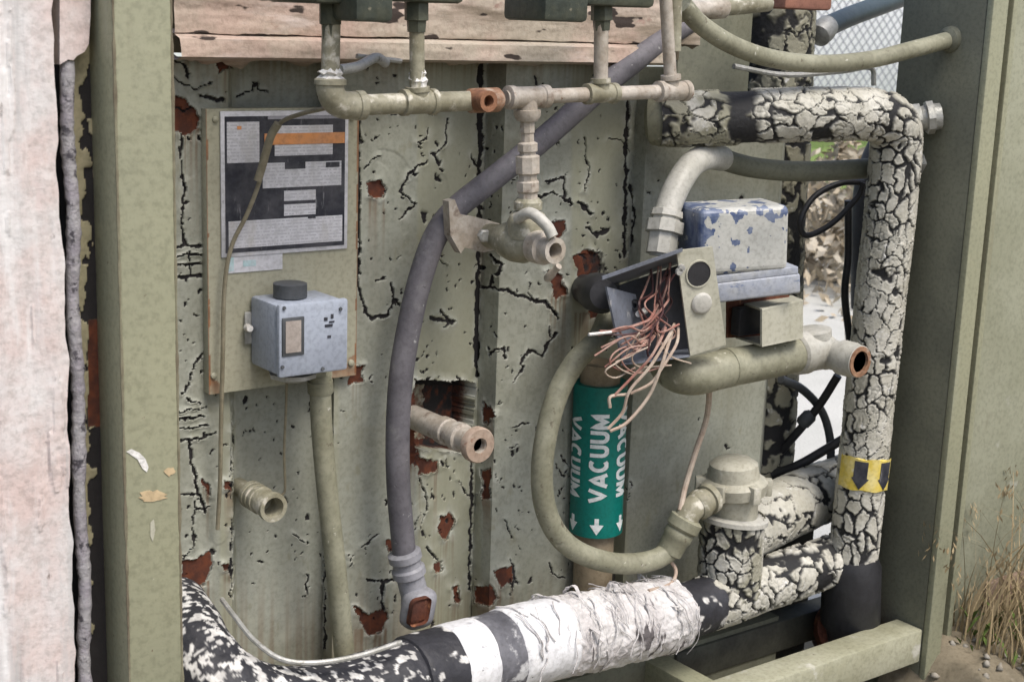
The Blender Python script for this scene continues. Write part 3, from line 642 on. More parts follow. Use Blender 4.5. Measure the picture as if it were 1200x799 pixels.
# thin lines on the left
hose('capillary_tube', [(381, 127, .12), (352, 134, .09), (330, 143, .06), (318, 160, .05), (305, 210, .036), (290, 250, .03), (271, 290, .026), (263, 340, .024), (261, 420, .024), (259, 500, .022), (258, 560, .018), (255, 620, .012)], 2.6, M_capil,
     'thin tan capillary line hanging down across the data plate', 'tube', 8)
hose('tube_sleeve', [(326, 145, .060), (317, 161, .053), (307, 196, .045), (302, 212, .042)], [5]*30 + [5]*50, M_capil, 'short thick sleeve on the thin line over the data plate', 'sleeve', 10)
hose('hanging_wire', [(336, 446, .046), (335, 480, .03), (333, 530, .012), (334, 572, .006), (330, 580, .004)], 1.5, M_capil, 'thin wire hanging from the underside of the grey switch box', 'wire', 6)
hose('drain_wire', [(260, 702, .04), (275, 722, .09), (298, 750, .13), (330, 772, .16), (370, 776, .175), (420, 768, .18), (470, 752, .178)], 3.2, M_grey_metal, 'pale wire curving over the black insulated pipe at lower left', 'wire', 8)

# vertical tan conduit under the switch box
cn = thing('conduit', 'tan painted vertical conduit below the grey switch box', 'conduit', P(400, 760, .03))
mb = MB(); tub(mb, [(375, 440, .03), (377, 500, .032), (384, 580, .034), (393, 660, .036), (404, 770, .036)], 12.5, 20); part('tube', mb, M_conduit, cn)
mb = MB(); lat(mb, (375, 446, .03), (376, 462, .03), [(0, 15), (.8, 15.5), (1, 13)], 24); part('collar', mb, M_conduit, cn)

# grey violet hose in front of the wall
gh = thing('flexible_hose', 'long grey violet hose sweeping down the wall to a fitting', 'hose', P(490, 715, .05))
mb = MB(); tub(mb, [(815, 22, .02), (770, 52, .03), (705, 103, .045), (640, 160, .05), (580, 208, .05), (535, 244, .05), (511, 276, .05), (494, 322, .05), (481, 375, .05), (470, 440, .05), (466, 510, .05), (467, 570, .05), (471, 620, .05), (474, 652, .05)], 14.5, 22, 140); part('hose', mb, M_hose, gh)
mb = MB(); lat(mb, (473, 645, .05), (488, 705, .055), [(0, 16), (.04, 20), (.16, 20), (.2, 17), (.3, 17), (.34, 20), (.46, 20), (.5, 16.5), (.85, 16.5), (1, 19)], 26); part('end_fitting', mb, mat('grey_fitting', (.27, .27, .29), .45, var=(.20, .20, .215), bump=.1), gh)
mb = MB(); c = (490, 712, .068); mb.box(P(*c), M(*c)*19*np.array([1, 0, 0]), np.array([0, .016, 0]), M(*c)*23*np.array([.18, 0, 1]), .012, 4); part('conduit_body', mb, bpy.data.materials['grey_fitting'], gh)
mb = MB(); c = (491, 716, .085); mb.box(P(*c), M(*c)*13*np.array([1, 0, 0]), np.array([0, .002, 0]), M(*c)*16*np.array([.18, 0, 1]), .006, 3); part('cover_plate', mb, M_rust, gh)

# ------------------------------------------------------------------ small open pipe stubs out of the wall
def stub(name, B, L, prof, m, label, lipm=None, lip=None, bore=8, n=28, m2=None):
    t = thing(name, label, 'pipe', P(*B)+np.array([0, L, 0])); mm = M(*B); b = P(*B); a = b+np.array([0, L, 0])
    mb = MB(); rr = prof[-1][1]; mb.lathe(a, b, [(f, r*mm) for f, r in prof]+[(1, bore*mm), (1-.025/L, bore*mm*.95), (1-.025/L, 0)], n); part('pipe', mb, m, t)
    if lip: mb = MB(); mb.lathe(b+np.array([0, .008, 0]), b+np.array([0, -.0015, 0]), [(0, lip*mm), (.8, lip*mm), (1, lip*mm*.93), (1, bore*mm*1.05), (0, bore*mm*1.05)], 28); part('flange', mb, lipm, t)
    return t
stub('pipe_stub', (562, 522, .13), .16, [(0, 15), (.55, 15), (.56, 17), (.64, 17), (.65, 15), (.72, 15.5), (.73, 17.5), (.80, 17.5), (.81, 14), (1, 14)], M_pipe_pale,
     'open flanged pipe stub sticking out of the rusty square hole', mat('pinkish_flange', (.36, .285, .225), .55, var=(.30, .22, .165), var_scale=50, layers=((('noise', 70, .6, .7), (.20, .10, .06), .7),), bump=.2), 21.5, 9)
stub('pipe_coupling', (321, 595, .055), .095, [(0, 11), (.45, 11), (.46, 17), (.53, 17), (.535, 15), (.56, 17), (.62, 17), (.625, 15), (.66, 17), (.72, 17), (.725, 15.5), (.93, 16), (.94, 18), (1, 17.5)], M_pipe, 'short olive threaded coupling low on the left of the wall', None, None, 12.5)

# ------------------------------------------------------------------ pipe manifold with risers
mf = thing('pipe_manifold', 'small olive pipe manifold with tees and four risers', 'pipework', P(600, 130, .14))
mb = MB(); tub(mb, [(412, 124, .14), (480, 121, .14), (565, 118, .14)], 12, 20); part('pipe', mb, M_pipe, mf)
mb = MB(); tub(mb, [(592, 115, .14), (690, 111, .14), (795, 107, .14)], 8.5, 18); part('pipe', mb, M_pipe_pale, mf, 'thinner worn pinkish pipe right of the tee')
mb = MB(); tub(mb, [(387, 92, .14), (387, 105, .14), (392, 117, .14), (402, 123, .14), (420, 124, .14)], 16.5, 20, 40)
lat(mb, (387, 92, .14), (387, 100, .14), [(0, 17), (.2, 19), (.9, 19), (1, 16)]); lat(mb, (416, 124, .14), (426, 123.5, .14), [(0, 16), (.1, 17.5), (.9, 17.5), (1, 12)]); part('elbow', mb, M_pipe, mf)
def tee(u, v, r, w, m):
    mb = MB(); lat(mb, (u-w, v+.03*w, .14), (u+w, v-.03*w, .14), [(0, r*.8), (.02, r*1.12), (.16, r*1.12), (.18, r), (.82, r), (.84, r*1.12), (.98, r*1.12), (1, r*.8)]); return mb
mb = tee(490, 120, 14, 20, M_pipe); lat(mb, (490, 122, .14), (489, 102, .14), [(0, 12), (.7, 13), (.72, 14.5), (1, 14.5)]); part('tee', mb, M_pipe, mf)
mb = tee(618, 114, 12.5, 24, M_pipe); lat(mb, (618, 112, .14), (618, 142, .14), [(0, 12), (.55, 12), (.57, 16), (.8, 16), (1, 12)]); part('tee', mb, M_pipe_pale, mf)
mb = tee(704, 110, 11, 18, M_pipe); lat(mb, (704, 112, .14), (704, 92, .14), [(0, 10), (.7, 10), (.72, 12), (1, 12)]); part('tee', mb, M_pipe, mf)
mb = tee(788, 107, 11, 18, M_pipe); lat(mb, (787, 108, .14), (786, 88, .14), [(0, 9.5), (.7, 9.5), (.72, 12), (1, 12)]); part('tee', mb, M_pipe_pale, mf)
mb = MB(); b = P(573, 119, .165); mm = M(573, 119, .165); mb.lathe(b+np.array([0, .03, 0]), b, [(0, 13*mm), (.3, 13*mm), (.6, 12*mm), (1, 12.5*mm), (1, 7*mm), (.3, 6.5*mm), (.3, 0)], 24); part('open_port', mb, mat('orange_rust_ring', (.25, .12, .065), .8, var=(.13, .06, .035), var_scale=60, bump=.4), mf)
mb = MB(); lat(mb, (550, 118.5, .14), (586, 117, .14), [(0, 12), (.05, 14.5), (.9, 14.5), (1, 11)]); part('coupling', mb, M_rustpipe, mf)
for u0, v0, u1, v1, r, m in ((389, -20, 387, 96, 11, M_pipe), (488, -20, 489, 108, 9, M_pipe), (705, -20, 704, 98, 8.5, M_pipe_pale), (779, -20, 786, 95, 7.5, M_pipe_pale), (792, -20, 790, 60, 8, M_pipe)):
    mb = MB(); tub(mb, [(u0, v0, .14), (u1, v1, .14)], r, 16, 10); part('riser', mb, m, mf)
for (u, v, s) in ((387, 92, 15), (490, 93, 10)):
    mb = MB(); lat(mb, (u, v-11, .14), (u, v+10, .14), [(0, s*.7), (.2, s*.95), (.35, s*.75), (.55, s*1.08), (.75, s*.9), (1, s*.95)], 17)
    r_ = np.random.default_rng(int(u)); mb.v[-1] = mb.v[-1]+r_.normal(0, .0009, mb.v[-1].shape); part('thread_tape', mb, M_white, mf)
mb = MB(); lat(mb, (618, 138, .14), (619, 245, .14), [(0, 9), (.16, 9), (.17, 8), (.26, 8.2), (.28, 12.5), (.36, 12.5), (.37, 10), (.40, 10), (.42, 15), (.60, 15), (.62, 11.5), (.68, 11.5), (.70, 14), (.80, 14), (.82, 12), (1, 12)], 8, .3); part('union', mb, M_pipe_pale, mf)

# dark valves cut by the top of the picture
M_vdark = mat('dark_green_casting', (.045, .055, .045), .5, var=(.08, .085, .06), var_scale=30, layers=((('noise', 50, .64, .7), (.20, .19, .14), .6),), bump=.3)
def topvalve(boxes, collar, label):
    t = thing('solenoid_valve', label, 'valve', P(collar[0], 20, .14), 'valves along the top of the manifold')
    for i, (u0, v0, u1, v1, d0, d1) in enumerate(boxes):
        mb = MB(); a, b = P(u0, v0, d0), P(u1, v1, d0); mb.wbox(np.array([a[0], -d0, min(a[2], b[2])]), np.array([b[0], -d1, max(a[2], b[2])]), .005); part('body' if i == 0 else 'coil_housing', mb, M_vdark, t)
    u, v0, v1, r = collar; mb = MB(); lat(mb, (u, v0, .14), (u, v1, .14), [(0, r), (.6, r), (.62, r*.82), (1, r*.75)], 6, .4); part('collar', mb, M_vdark, t)
topvalve([(352, -45, 418, 6, .165, .10), (324, -45, 376, 3, .17, .12)], (387, 2, 46, 14), 'dark valve above the leftmost riser at the top')
topvalve([(430, -45, 545, 5, .16, .10), (418, -45, 462, 27, .19, .13)], (488, 3, 38, 15), 'dark valve above the second riser with white sealant')
topvalve([(690, -45, 768, 10, .16, .10), (641, -45, 690, 27, .19, .12)], (705, 6, 36, 13), 'dark valve at the top between the two right risers')
mb = MB(); tub(mb, [(398, 82, .11), (420, 78, .10), (440, 68, .08), (452, 74, .07)], 6, 10); tub(mb, [(418, 66, .07), (470, 72, .07)], 3, 8)
solo('clamp_strap', mb, M_grey_metal, 'thin grey metal strap bent behind the first two risers', 'strap')

# ------------------------------------------------------------------ angle valve hanging under the manifold
av = thing('angle_valve', 'brass olive valve with open outlet under the manifold tee', 'valve', P(618, 300, .14))
b = P(651, 294, .19); a = P(651, 294, .19)+np.array([0, .17, 0]); mm = M(651, 294, .19)
mb = MB(); mb.lathe(a, b, [(f, r*mm) for f, r in ((0, 13), (.18, 14), (.2, 18), (.30, 18), (.32, 15), (.45, 17), (.52, 22), (.60, 25), (.70, 24), (.76, 19), (.80, 17), (.82, 16))], 28); part('body', mb, M_pipe, av)
mb = MB(); mb.lathe(a, b, [(f, r*mm) for f, r in ((.80, 15), (.81, 20), (.90, 20), (.91, 15.5), (.955, 15), (1, 15.5), (1, 9.5), (.85, 9), (.85, 0))], 28); part('outlet', mb, M_pipe_pale, av)
mb = MB(); lat(mb, (619, 232, .14), (618, 278, .14), [(0, 13), (.1, 17), (.28, 17), (.3, 13), (.4, 20), (.62, 25), (1, 24)], 24); part('bonnet', mb, M_pipe, av)
mb = MB(); tub(mb, [(606, 256, .15), (622, 250, .168), (640, 264, .185), (648, 278, .192)], [7]*60, 12); part('rib', mb, M_white_hose, av)
mb = MB(); mb.prism([P(*q, .075) for q in ((526, 236), (533, 234), (540, 252), (556, 254), (585, 262), (584, 292), (566, 296), (545, 290), (540, 297), (528, 276))], np.array([0, .012, 0])); part('mounting_bracket', mb, M_pipe_pale, av)
mb = MB(); lat(mb, (566, 276, .085), (569, 277, .092), [(0, 8), (.8, 8), (1, 6)], 6); part('bracket_bolt', mb, M_grey_metal, av)
mb = MB(); lat(mb, (640, 328, .12), (655, 312, .14), [(0, 3), (.1, 5), (.5, 5), (.55, 4), (1, 4)], 12); part('drain_pin', mb, M_pipe_pale, av)

# ------------------------------------------------------------------ crazed insulated pipes
def cracked(name, path, r, parent, cell=.022, w=.13, seed=0, black=None, tone=None, thick=.0016, res=.0012, label=None, sub=.75, stretch=1.25, bias=0, wf=None, holes=.72):
    path = np.asarray(path); L = np.linalg.norm(np.diff(path, axis=0), axis=1).sum(); ns = int(L/res); nc = int(2*math.pi*r/res)
    path = smooth_path(path[::3] if len(path) > 12 else path, ns); T, N, B = frames(path); a = np.linspace(0, 2*np.pi, nc, endpoint=False)
    nv = (np.cos(a)[None, :, None]*N[:, None]+np.sin(a)[None, :, None]*B[:, None]).reshape(-1, 3); V = np.repeat(path, nc, 0)+nv*r
    s = np.repeat(np.linspace(0, L, ns), nc); per = max(4, round(2*math.pi*r/cell)); y = np.tile(a/(2*np.pi)*per, ns); x = s/(cell*stretch)
    w1, w2 = fbm(V*55, seed+1)-.5, fbm(V*55, seed+2)-.5; w3, w4 = fbm(V*260, seed+31, 2)-.5, fbm(V*260, seed+32, 2)-.5
    xx, yy = x+.95*w1+.18*w3, np.mod(y+.95*w2+.18*w4, per)
    f1, e, cid = worley(xx, yy, seed, per)
    wid = w*(.25+1.7*sstep(.3, .7, fbm(V*28, seed+5)))+bias
    if wf is not None: wid = wid*wf(*proj(V))
    paint = sstep(wid*.7, wid*1.2, e)
    f1b, e2, _ = worley(xx*2.3, np.mod(yy*2.0, per*2), seed+9, per*2); m2 = sstep(.42, .56, fbm(V*30, seed+12))*sub
    paint *= 1-m2*(1-sstep(wid*.45, wid*1.25, e2))
    paint *= 1-sstep(holes, holes+.05, fbm(V*60, seed+16))
    u, v = proj(V)
    bk = black(u, v, V) if black is not None else 0
    paint = np.clip(paint*(1-bk), 0, 1); curl = paint*(1-sstep(wid, wid+.25, e))
    V = V+nv*(thick*paint+.0009*curl+.0022*(fbm(V*26, seed+21)-.5)+.0007*(fbm(V*300, seed+22, 2)-.5)*(1-.5*paint))[:, None]
    tn = np.clip(tone(u, v, V), 0, 1) if tone is not None else np.clip(.25+.9*(fbm(V*18, seed+25)-.45), 0, 1)
    o = grid_part(name, V, ns, nc, {'bare': 1-paint, 'tone': tn}, M_crack, parent, wrap=True, ang=0); return tag(o, label)
nz = lambda V, s, k=20: fbm(V*s, k, 3)
RP = .0345
ip = thing('insulated_pipe', 'tall pipe in crazed cream paint turning the corner at upper right', 'pipe', P(1010, 680, .12))
cracked('pipe_covering', PP([(772, 141, .045), (800, 140, .06), (860, 138, .085), (930, 135, .11), (1000, 134, .125), (1030, 136, .13), (1046, 146, .13), (1050, 168, .128), (1045, 230, .125), (1033, 340, .122), (1020, 460, .12), (1011, 548, .12), (998, 665, .12)], 150), .0302, ip, .0160, .16, 3, sub=.42, stretch=1.75, thick=.0026, wf=lambda u, v: 1-.42*sstep(170, 260, v),
        black=lambda u, v, V: np.maximum(sstep(.0, .2, np.where((u > 842) & (u < 898) & (v < 172), .38-np.abs((u-870-(v-140)*.25)/62)+.55*(nz(V, 60)-.5), -1)), np.where((u < 880) & (v < 178), sstep(.55, .6, nz(V, 40, 77)), 0)),
        tone=lambda u, v, V: np.where((u < 880) & (v < 190), 1.1*sstep(.38, .5, nz(V, 30, 5)), 0)+.22*sstep(.45, .6, nz(V, 16, 8)))
mb = MB(); lat(mb, (757, 143, .03), (790, 141, .055), [(0, 18), (.15, 27), (.5, 30), (1, 30.5)], 36); part('end_cap', mb, M_conduit, ip)
mb = MB(); lat(mb, (999, 648, .12), (994, 790, .12), [(0, 20), (.02, 29), (.10, 34), (.55, 35), (.62, 28), (1, 26)], 36); part('black_sleeve', mb, M_black_plain, ip)
TG = thing('flow_tag', 'yellow flow tag with black arrows wrapped round the upright cracked pipe', 'tag', P(1014, 570, .12))
ta, tb = P(1014, 531, .12), P(1009.5, 567, .12)
mb = MB(); d_ = (tb-ta)/np.linalg.norm(tb-ta); tv = CAM-ta; e1_ = tv-d_*(tv@d_); e1_ /= np.linalg.norm(e1_); e2_ = np.cross(d_, e1_); e2_ = e2_ if e2_@rt > 0 else -e2_
an_ = np.linspace(-1.0, 1.25, 26); rows = [[A_+rr*(math.cos(x)*e1_+math.sin(x)*e2_)+d_*.0012*math.sin(7*x+k*2)*(k < 4) for x in an_] for k, (A_, rr) in enumerate(((ta, .0340), (ta, .0358), (tb, .0358), (tb, .0340)))]
mb.add(np.concatenate([np.array(r) for r in rows]), [(k*26+i, k*26+i+1, ((k+1) % 4)*26+i+1, ((k+1) % 4)*26+i) for k in range(4) for i in range(25)]+[(0, 26, 52, 78), (25, 103, 77, 51)]); part('band', mb, M_yellow, TG)
def on_cyl(mb, A, B, r, poly, th=.0006):
    """thin patch on a cylinder: poly = (angle, fraction along AB), fan from its centre"""
    A, B = np.asarray(A), np.asarray(B); d = B-A; L = np.linalg.norm(d); d = d/L; tov = CAM-(A+B)/2; e1 = tov-d*(tov@d); e1 /= np.linalg.norm(e1); e2 = np.cross(d, e1)
    if e2@rt < 0: e2 = -e2
    q = []
    for i in range(len(poly)):
        a, b = np.array(poly[i]), np.array(poly[(i+1) % len(poly)])
        q += [a+(b-a)*t for t in (0, .25, .5, .75)]
    pt = lambda an, f, rr: A+d*L*f+rr*(math.cos(an)*e1+math.sin(an)*e2)
    c = np.mean(q, axis=0); n = len(q); v = [pt(*p, r) for p in q]+[pt(*p, r-th) for p in q]+[pt(c[0], c[1], r)]
    mb.add(v, [(i, (i+1) % n, 2*n) for i in range(n)]+[(i, i+n, (i+1) % n+n, (i+1) % n) for i in range(n)])
for a0 in (-.08, .92):
    mb = MB(); w_ = .25
    on_cyl(mb, ta, tb, .0364, [(a0-w_, .08), (a0+w_, .08), (a0+w_, .62), (a0+w_*1.3, .62), (a0, .97), (a0-w_*1.3, .62), (a0-w_, .62)]); part('arrow', mb, M_ink, TG)

# black crazed riser behind the end of the wall
br = thing('black_riser', 'thick upright pipe in black crazed paint behind the wall end', 'pipe', P(910, 600, -.075))
cracked('pipe_covering', PP([(912, -25, -.075), (908, 90, -.075), (900, 300, -.075), (884, 620, -.075)], 60), .050, br, .030, .20, 41, black=lambda u, v, V: sstep(.58, .66, nz(V, 24, 90)), tone=lambda u, v, V: .9+0*u, bias=.03)

# big insulated pipe along the bottom
bg_ = thing('wrapped_pipe', 'large black insulated pipe along the bottom wrapped in white bands', 'pipe', P(600, 800, .13))
BP = [(196, 716, .01), (212, 742, .06), (232, 778, .11), (268, 812, .145), (320, 830, .155), (390, 824, .155), (480, 795, .15), (560, 771, .145), (640, 749, .14), (720, 733, .13), (800, 716, .12), (880, 689, .11), (940, 668, .10), (985, 652, .095)]
bpath = PP(BP, 300)
su, sv = proj(bpath); cutoff = int(np.argmax(su > 822))
cracked('cracked_covering', bpath[cutoff:], .0315, bg_, .022, .20, 63, sub=.3, stretch=1.5, black=lambda u, v, V: sstep(.63, .68, nz(V, 30, 13)), tone=lambda u, v, V: 0*u, thick=.0035, bias=.04)
def sleeve(name, u0, u1, r, m, attr=None, amp=.0015, seed=0, label=None, res=.0016, fray=0):
    i0, i1 = int(np.argmax(su > u0)), int(np.argmax(su > u1)) or len(su)-1; pth = bpath[max(i0-1, 0):i1+1]; L = np.linalg.norm(np.diff(pth, axis=0), axis=1).sum(); ns, nc = max(8, int(L/res)), int(2*math.pi*r/res)
    pth = smooth_path(pth[::2] if len(pth) > 8 else pth, ns); T, N, B = frames(pth); a = np.linspace(0, 2*np.pi, nc, endpoint=False)
    nv = (np.cos(a)[None, :, None]*N[:, None]+np.sin(a)[None, :, None]*B[:, None]).reshape(-1, 3); V = np.repeat(pth, nc, 0)+nv*r; s = np.repeat(np.linspace(0, 1, ns), nc)
    h = amp*2*(fbm(V*40, seed)-.5)+amp*.5*(fbm(V*200, seed+4, 2)-.5); at = {}
    if fray:
        ridge = np.abs(fbm(V*[38, 60, 60], seed+7, 4)-.5)*2; rr = .5+.5*np.sin(s*L/.0075*2+6*fbm(V*30, seed+8, 3)*2); ph_ = np.tile(a, ns); q_ = np.stack([s*L*150+3*fbm(V*30, seed+8), 2.2*np.cos(ph_), 2.2*np.sin(ph_)], 1); th_ = fbm(q_, seed+19, 3); h = h+fray*(.9*(th_-.4)+.5*(1-ridge)**4)
        at['crack'] = .9*sstep(.56, .68, fbm(q_*[1, .8, .8]+9, seed+17, 3))*sstep(.42, .6, fbm(V*28, seed+18, 2))
    if attr: at['flake'] = attr(V)
    edge = np.minimum(s, 1-s)*L; h = h-(r*.10)*np.exp(-edge/.0012)
    V = V+nv*h[:, None]+T.repeat(nc, 0)*(.004*(fbm(V*45, seed+12)-.5))[:, None]
    o = grid_part(name, V, ns, nc, at, m, bg_, wrap=True, ang=35); return tag(o, label)
fl_ = lambda V: sstep(.56, .62, fbm(V*[150, 210, 110], 6, 4)+.09*sstep(-.18, -.40, V[:, 0])-.045)
sleeve('black_insulation', 190, 484, .0415, M_black, fl_, .002, 31)
sleeve('black_insulation', 480, 528, .0445, M_black, lambda V: sstep(.66, .70, fbm(V*60, 12, 3)), .001, 33, 'clean black sleeve just left of the white bands')
sleeve('tape_band', 524, 560, .0455, M_tape, None, .0012, 35, 'narrow white tape band')
sleeve('tape_band', 557, 604, .0450, M_tape_grey, None, .0016, 36, 'grimy grey tape band between two white ones')
sleeve('tape_band', 588, 650, .0462, M_tape, None, .0014, 37, 'wide clean white tape band')
sleeve('cloth_wrap', 643, 788, .0440, M_cloth, None, .003, 38, 'frayed white cloth wrapping', .0012, .0038)
sleeve('black_insulation', 778, 832, .0345, M_black, lambda V: sstep(.62, .68, fbm(V*60, 22, 3)), .001, 39, 'smooth black sleeve right of the frayed cloth')
r_ = np.random.default_rng(5)
for k in range(8):                                    # frayed strips of cloth
    u0 = r_.uniform(655, 785); i = int(np.argmax(su > u0)); c = bpath[i]; T = bpath[i+1]-bpath[i]; T /= np.linalg.norm(T)
    ph = r_.uniform(-.5, 2.4); tov = CAM-c; e1 = tov-T*(tov@T); e1 /= np.linalg.norm(e1); e2 = np.cross(T, e1); e2 = e2 if e2[2] > 0 else -e2
    n_ = math.cos(ph)*e1+math.sin(ph)*e2; t_ = -math.sin(ph)*e1+math.cos(ph)*e2; w_ = r_.uniform(.0015, .004); Lg = r_.uniform(.012, .05); rr = .0465
    dirn = -t_*math.copysign(1, r_.normal())+T*r_.normal(0, .6); dirn /= np.linalg.norm(dirn); pts = []
    q = [c+n_*(rr+.001)+dirn*Lg*x+n_*(.012*math.sin(x*3)*r_.uniform(.2, 1))-n_*x*x*Lg*.5+T*.004*math.sin(5*x+k) for x in np.linspace(0, 1, 10)]
    mb = MB(); side = np.cross(dirn, n_); wd = [w_*(1-.6*abs(x-.3)) for x in np.linspace(0, 1, 10)]
    v = [p+side*w for p, w in zip(q, wd)]+[p-side*w for p, w in zip(q, wd)]+[p+side*w-n_*.0007 for p, w in zip(q, wd)]+[p-side*w-n_*.0007 for p, w in zip(q, wd)]
    f = [(i, i+1, i+11, i+10) for i in range(9)]+[(i+20, i+30, i+31, i+21) for i in range(9)]+[(i, i+20, i+21, i+1) for i in range(9)]+[(i+10, i+11, i+31, i+30) for i in range(9)]
    mb.add(v, f); part('cloth_strip', mb, M_cloth, bg_)

for k in range(70):                                    # loose threads hanging round the wrap
    u0 = r_.uniform(600, 792); i = int(np.argmax(su > u0)); c = bpath[i]; T = bpath[i+1]-bpath[i]; T /= np.linalg.norm(T); tov = CAM-c; e1 = tov-T*(tov@T); e1 /= np.linalg.norm(e1); e2 = np.cross(T, e1); e2 = e2 if e2[2] > 0 else -e2
    a0 = r_.uniform(-.6, 1.9); a1 = a0+r_.uniform(.4, 1.3)*math.copysign(1, r_.normal()); lift = r_.uniform(0, .008); dr_ = r_.normal(0, .012); pts = []
    for x in np.linspace(0, 1, 9):
        an = a0+(a1-a0)*x; pts.append(c+T*(dr_*x+.0015*math.sin(9*x+k))+(.0475+lift*x*x)*(math.cos(an)*e1+math.sin(an)*e2))
    mb = MB(); mb.tube(smooth_path(pts, 24), r_.uniform(.0004, .0010), 5); part('thread', mb, M_cloth, bg_)

# ------------------------------------------------------------------ capped upright and the crazed pipe behind it
vc = thing('vent_cap', 'pale domed cap with side lugs on a crazed insulated stand', 'cap', P(857, 690, .10))
cracked('pipe_covering', PP([(858, 604, .11), (853, 700, .11)], 30), .0385, vc, .017, .15, 83, sub=.3, thick=.0024, tone=lambda u, v, V: .8*sstep(.4, .55, nz(V, 25, 4)))
mb = MB(); lat(mb, (858, 609, .11), (859, 602, .11), [(0, 38), (.1, 42), (.8, 42), (1, 38)], 40); part('flange', mb, M_white_hose, vc)
mb = MB(); lat(mb, (859, 604, .11), (860, 536, .11), [(0, 28), (.02, 29), (.40, 29), (.42, 38), (.60, 40), (.64, 36), (.68, 30.5), (.90, 28), (.97, 21), (1, 7)], 36); part('cap', mb, M_cap, vc)
for k in range(6):
    an = k*math.pi/3+.4; c = P(859.5, 569, .11); r_m = 38.5*M(860, 569, .11); q = c+r_m*np.array([math.cos(an), math.sin(an), 0]); mb = MB()
    mb.box(q, .007*np.array([math.cos(an), math.sin(an), 0]), .006*np.array([-math.sin(an), math.cos(an), 0]), np.array([0, 0, .011]), .002); part('lug', mb, M_cap, vc)
cp = thing('branch_pipe', 'crazed cream pipe running back to the right of the domed cap', 'pipe', P(930, 640, .02))
cracked('pipe_covering', PP([(862, 625, .06), (905, 603, .045), (950, 582, .03), (1010, 560, .01)], 40), .040, cp, .040, .085, 93, tone=lambda u, v, V: .2+0*u, sub=0, holes=.9, thick=.0022)

# ------------------------------------------------------------------ looping conduit into the cap
lc = thing('loop_conduit', 'olive flexible conduit looping below the junction box to the domed cap', 'conduit', P(690, 660, .09))
mb = MB(); tub(mb, [(712, 372, .06), (700, 398, .075), (676, 422, .09), (655, 458, .095), (641, 505, .1), (635, 555, .1), (640, 598, .1), (657, 630, .1), (685, 650, .1), (725, 660, .105), (765, 656, .11), (790, 640, .115), (800, 622, .118)], 13, 20, 160); part('conduit', mb, M_conduit, lc)
mb = MB(); lat(mb, (783, 648, .112), (806, 606, .12), [(0, 13), (.03, 15.5), (.4, 16), (.45, 17.5), (.6, 17.5), (.64, 16), (.72, 20), (.95, 20), (1, 16)], 24); part('fitting', mb, M_conduit, lc)
mb = MB(); tub(mb, [(800, 614, .12), (808, 600, .12), (820, 589, .118), (834, 585, .115)], 14.5, 20, 40); lat(mb, (815, 594, .12), (833, 583, .117), [(0, 15), (.15, 18), (.4, 18), (.42, 15.5), (.7, 15.5), (.72, 18.5), (1, 18.5)]); part('elbow', mb, M_pipe, lc)
mb = MB(); tub(mb, [(780, 650, .11), (792, 668, .12), (785, 684, .13), (760, 692, .14)], 2.2, 8); part('loose_wire', mb, M_creamwire, lc)
hose('thin_cord', [(832, 452, .14), (828, 490, .12), (815, 530, .11), (803, 570, .11), (797, 598, .118)], 3.4, M_creamwire, 'thin pale cord from the pipe body down to the conduit elbow', 'cord', 8)

# ------------------------------------------------------------------ vacuum pipe with its teal marker
vp = thing('vacuum_pipe', 'upright tan pipe with a teal marker band lettered VACUUM', 'pipe', P(695, 690, .03))
A_, B_ = P(704, 425, .03), P(692, 740, .03); rv = 27*M(700, 600, .03)
mb = MB(); mb.lathe(A_, B_, [(0, rv*.86), (1, rv*.86)], 32); part('pipe', mb, M_tan, vp)
ta, tb = P(704, 447, .03), P(698, 620, .03); rl = 31.5*M(700, 530, .03); mb = MB(); mb.lathe(ta, tb, [(0, rl*.9), (0, rl), (1, rl), (1, rl*.9)], 56); mk = part('marker_band', mb, M_teal, vp)
_arc = lambda cx, cy, rx, ry, a0, a1, n=9: [(cx+rx*math.cos(math.radians(a)), cy+ry*math.sin(math.radians(a))) for a in np.linspace(a0, a1, n)]
GLYPH = {'V': (.76, [[(.0, 1.0), (.38, .04), (.76, 1.0)]]), 'A': (.78, [[(.0, .0), (.39, .96), (.78, .0)], [(.17, .27), (.61, .27)]]),
         'C': (.72, [_arc(.39, .5, .36, .44, 52, 308, 15)]), 'U': (.66, [[(.04, 1.0)]+_arc(.33, .34, .29, .28, 180, 360, 9)+[(.62, 1.0)]]),
         'M': (.84, [[(.05, .0), (.05, .95), (.42, .12), (.79, .95), (.79, .0)]])}
def strokes(txt, w=.25):
    """bold letters as mitred strips: one closed strip of quads per stroke"""
    V, Fc, x = [], [], 0.0
    for ch in txt:
        adv, st = GLYPH[ch]
        for k, pl in enumerate(st):
            q = []
            for a, b in zip(pl[:-1], pl[1:]): q += [np.array(a)+(np.array(b)-a)*t for t in (0, .34, .67)]
            q = np.array(q+[np.array(pl[-1])]); n = len(q); t = np.diff(q, axis=0); t /= np.linalg.norm(t, axis=1)[:, None]
            nn = np.stack([-t[:, 1], t[:, 0]], 1); nm = np.vstack([nn[:1], nn[:-1]+nn[1:], nn[-1:]]); nm /= np.linalg.norm(nm, axis=1)[:, None]
            c = np.clip((nm*np.vstack([nn, nn[-1:]])).sum(1), .42, 1)
            off = nm*(w/2/c)[:, None]; b0 = len(V); V += [(*(p+[x, 0]), k) for p in q+off]+[(*(p+[x, 0]), k) for p in q-off]
            Fc += [(b0+i, b0+i+1, b0+n+i+1, b0+n+i) for i in range(n-1)]
        x += adv+.26
    return np.array(V), Fc
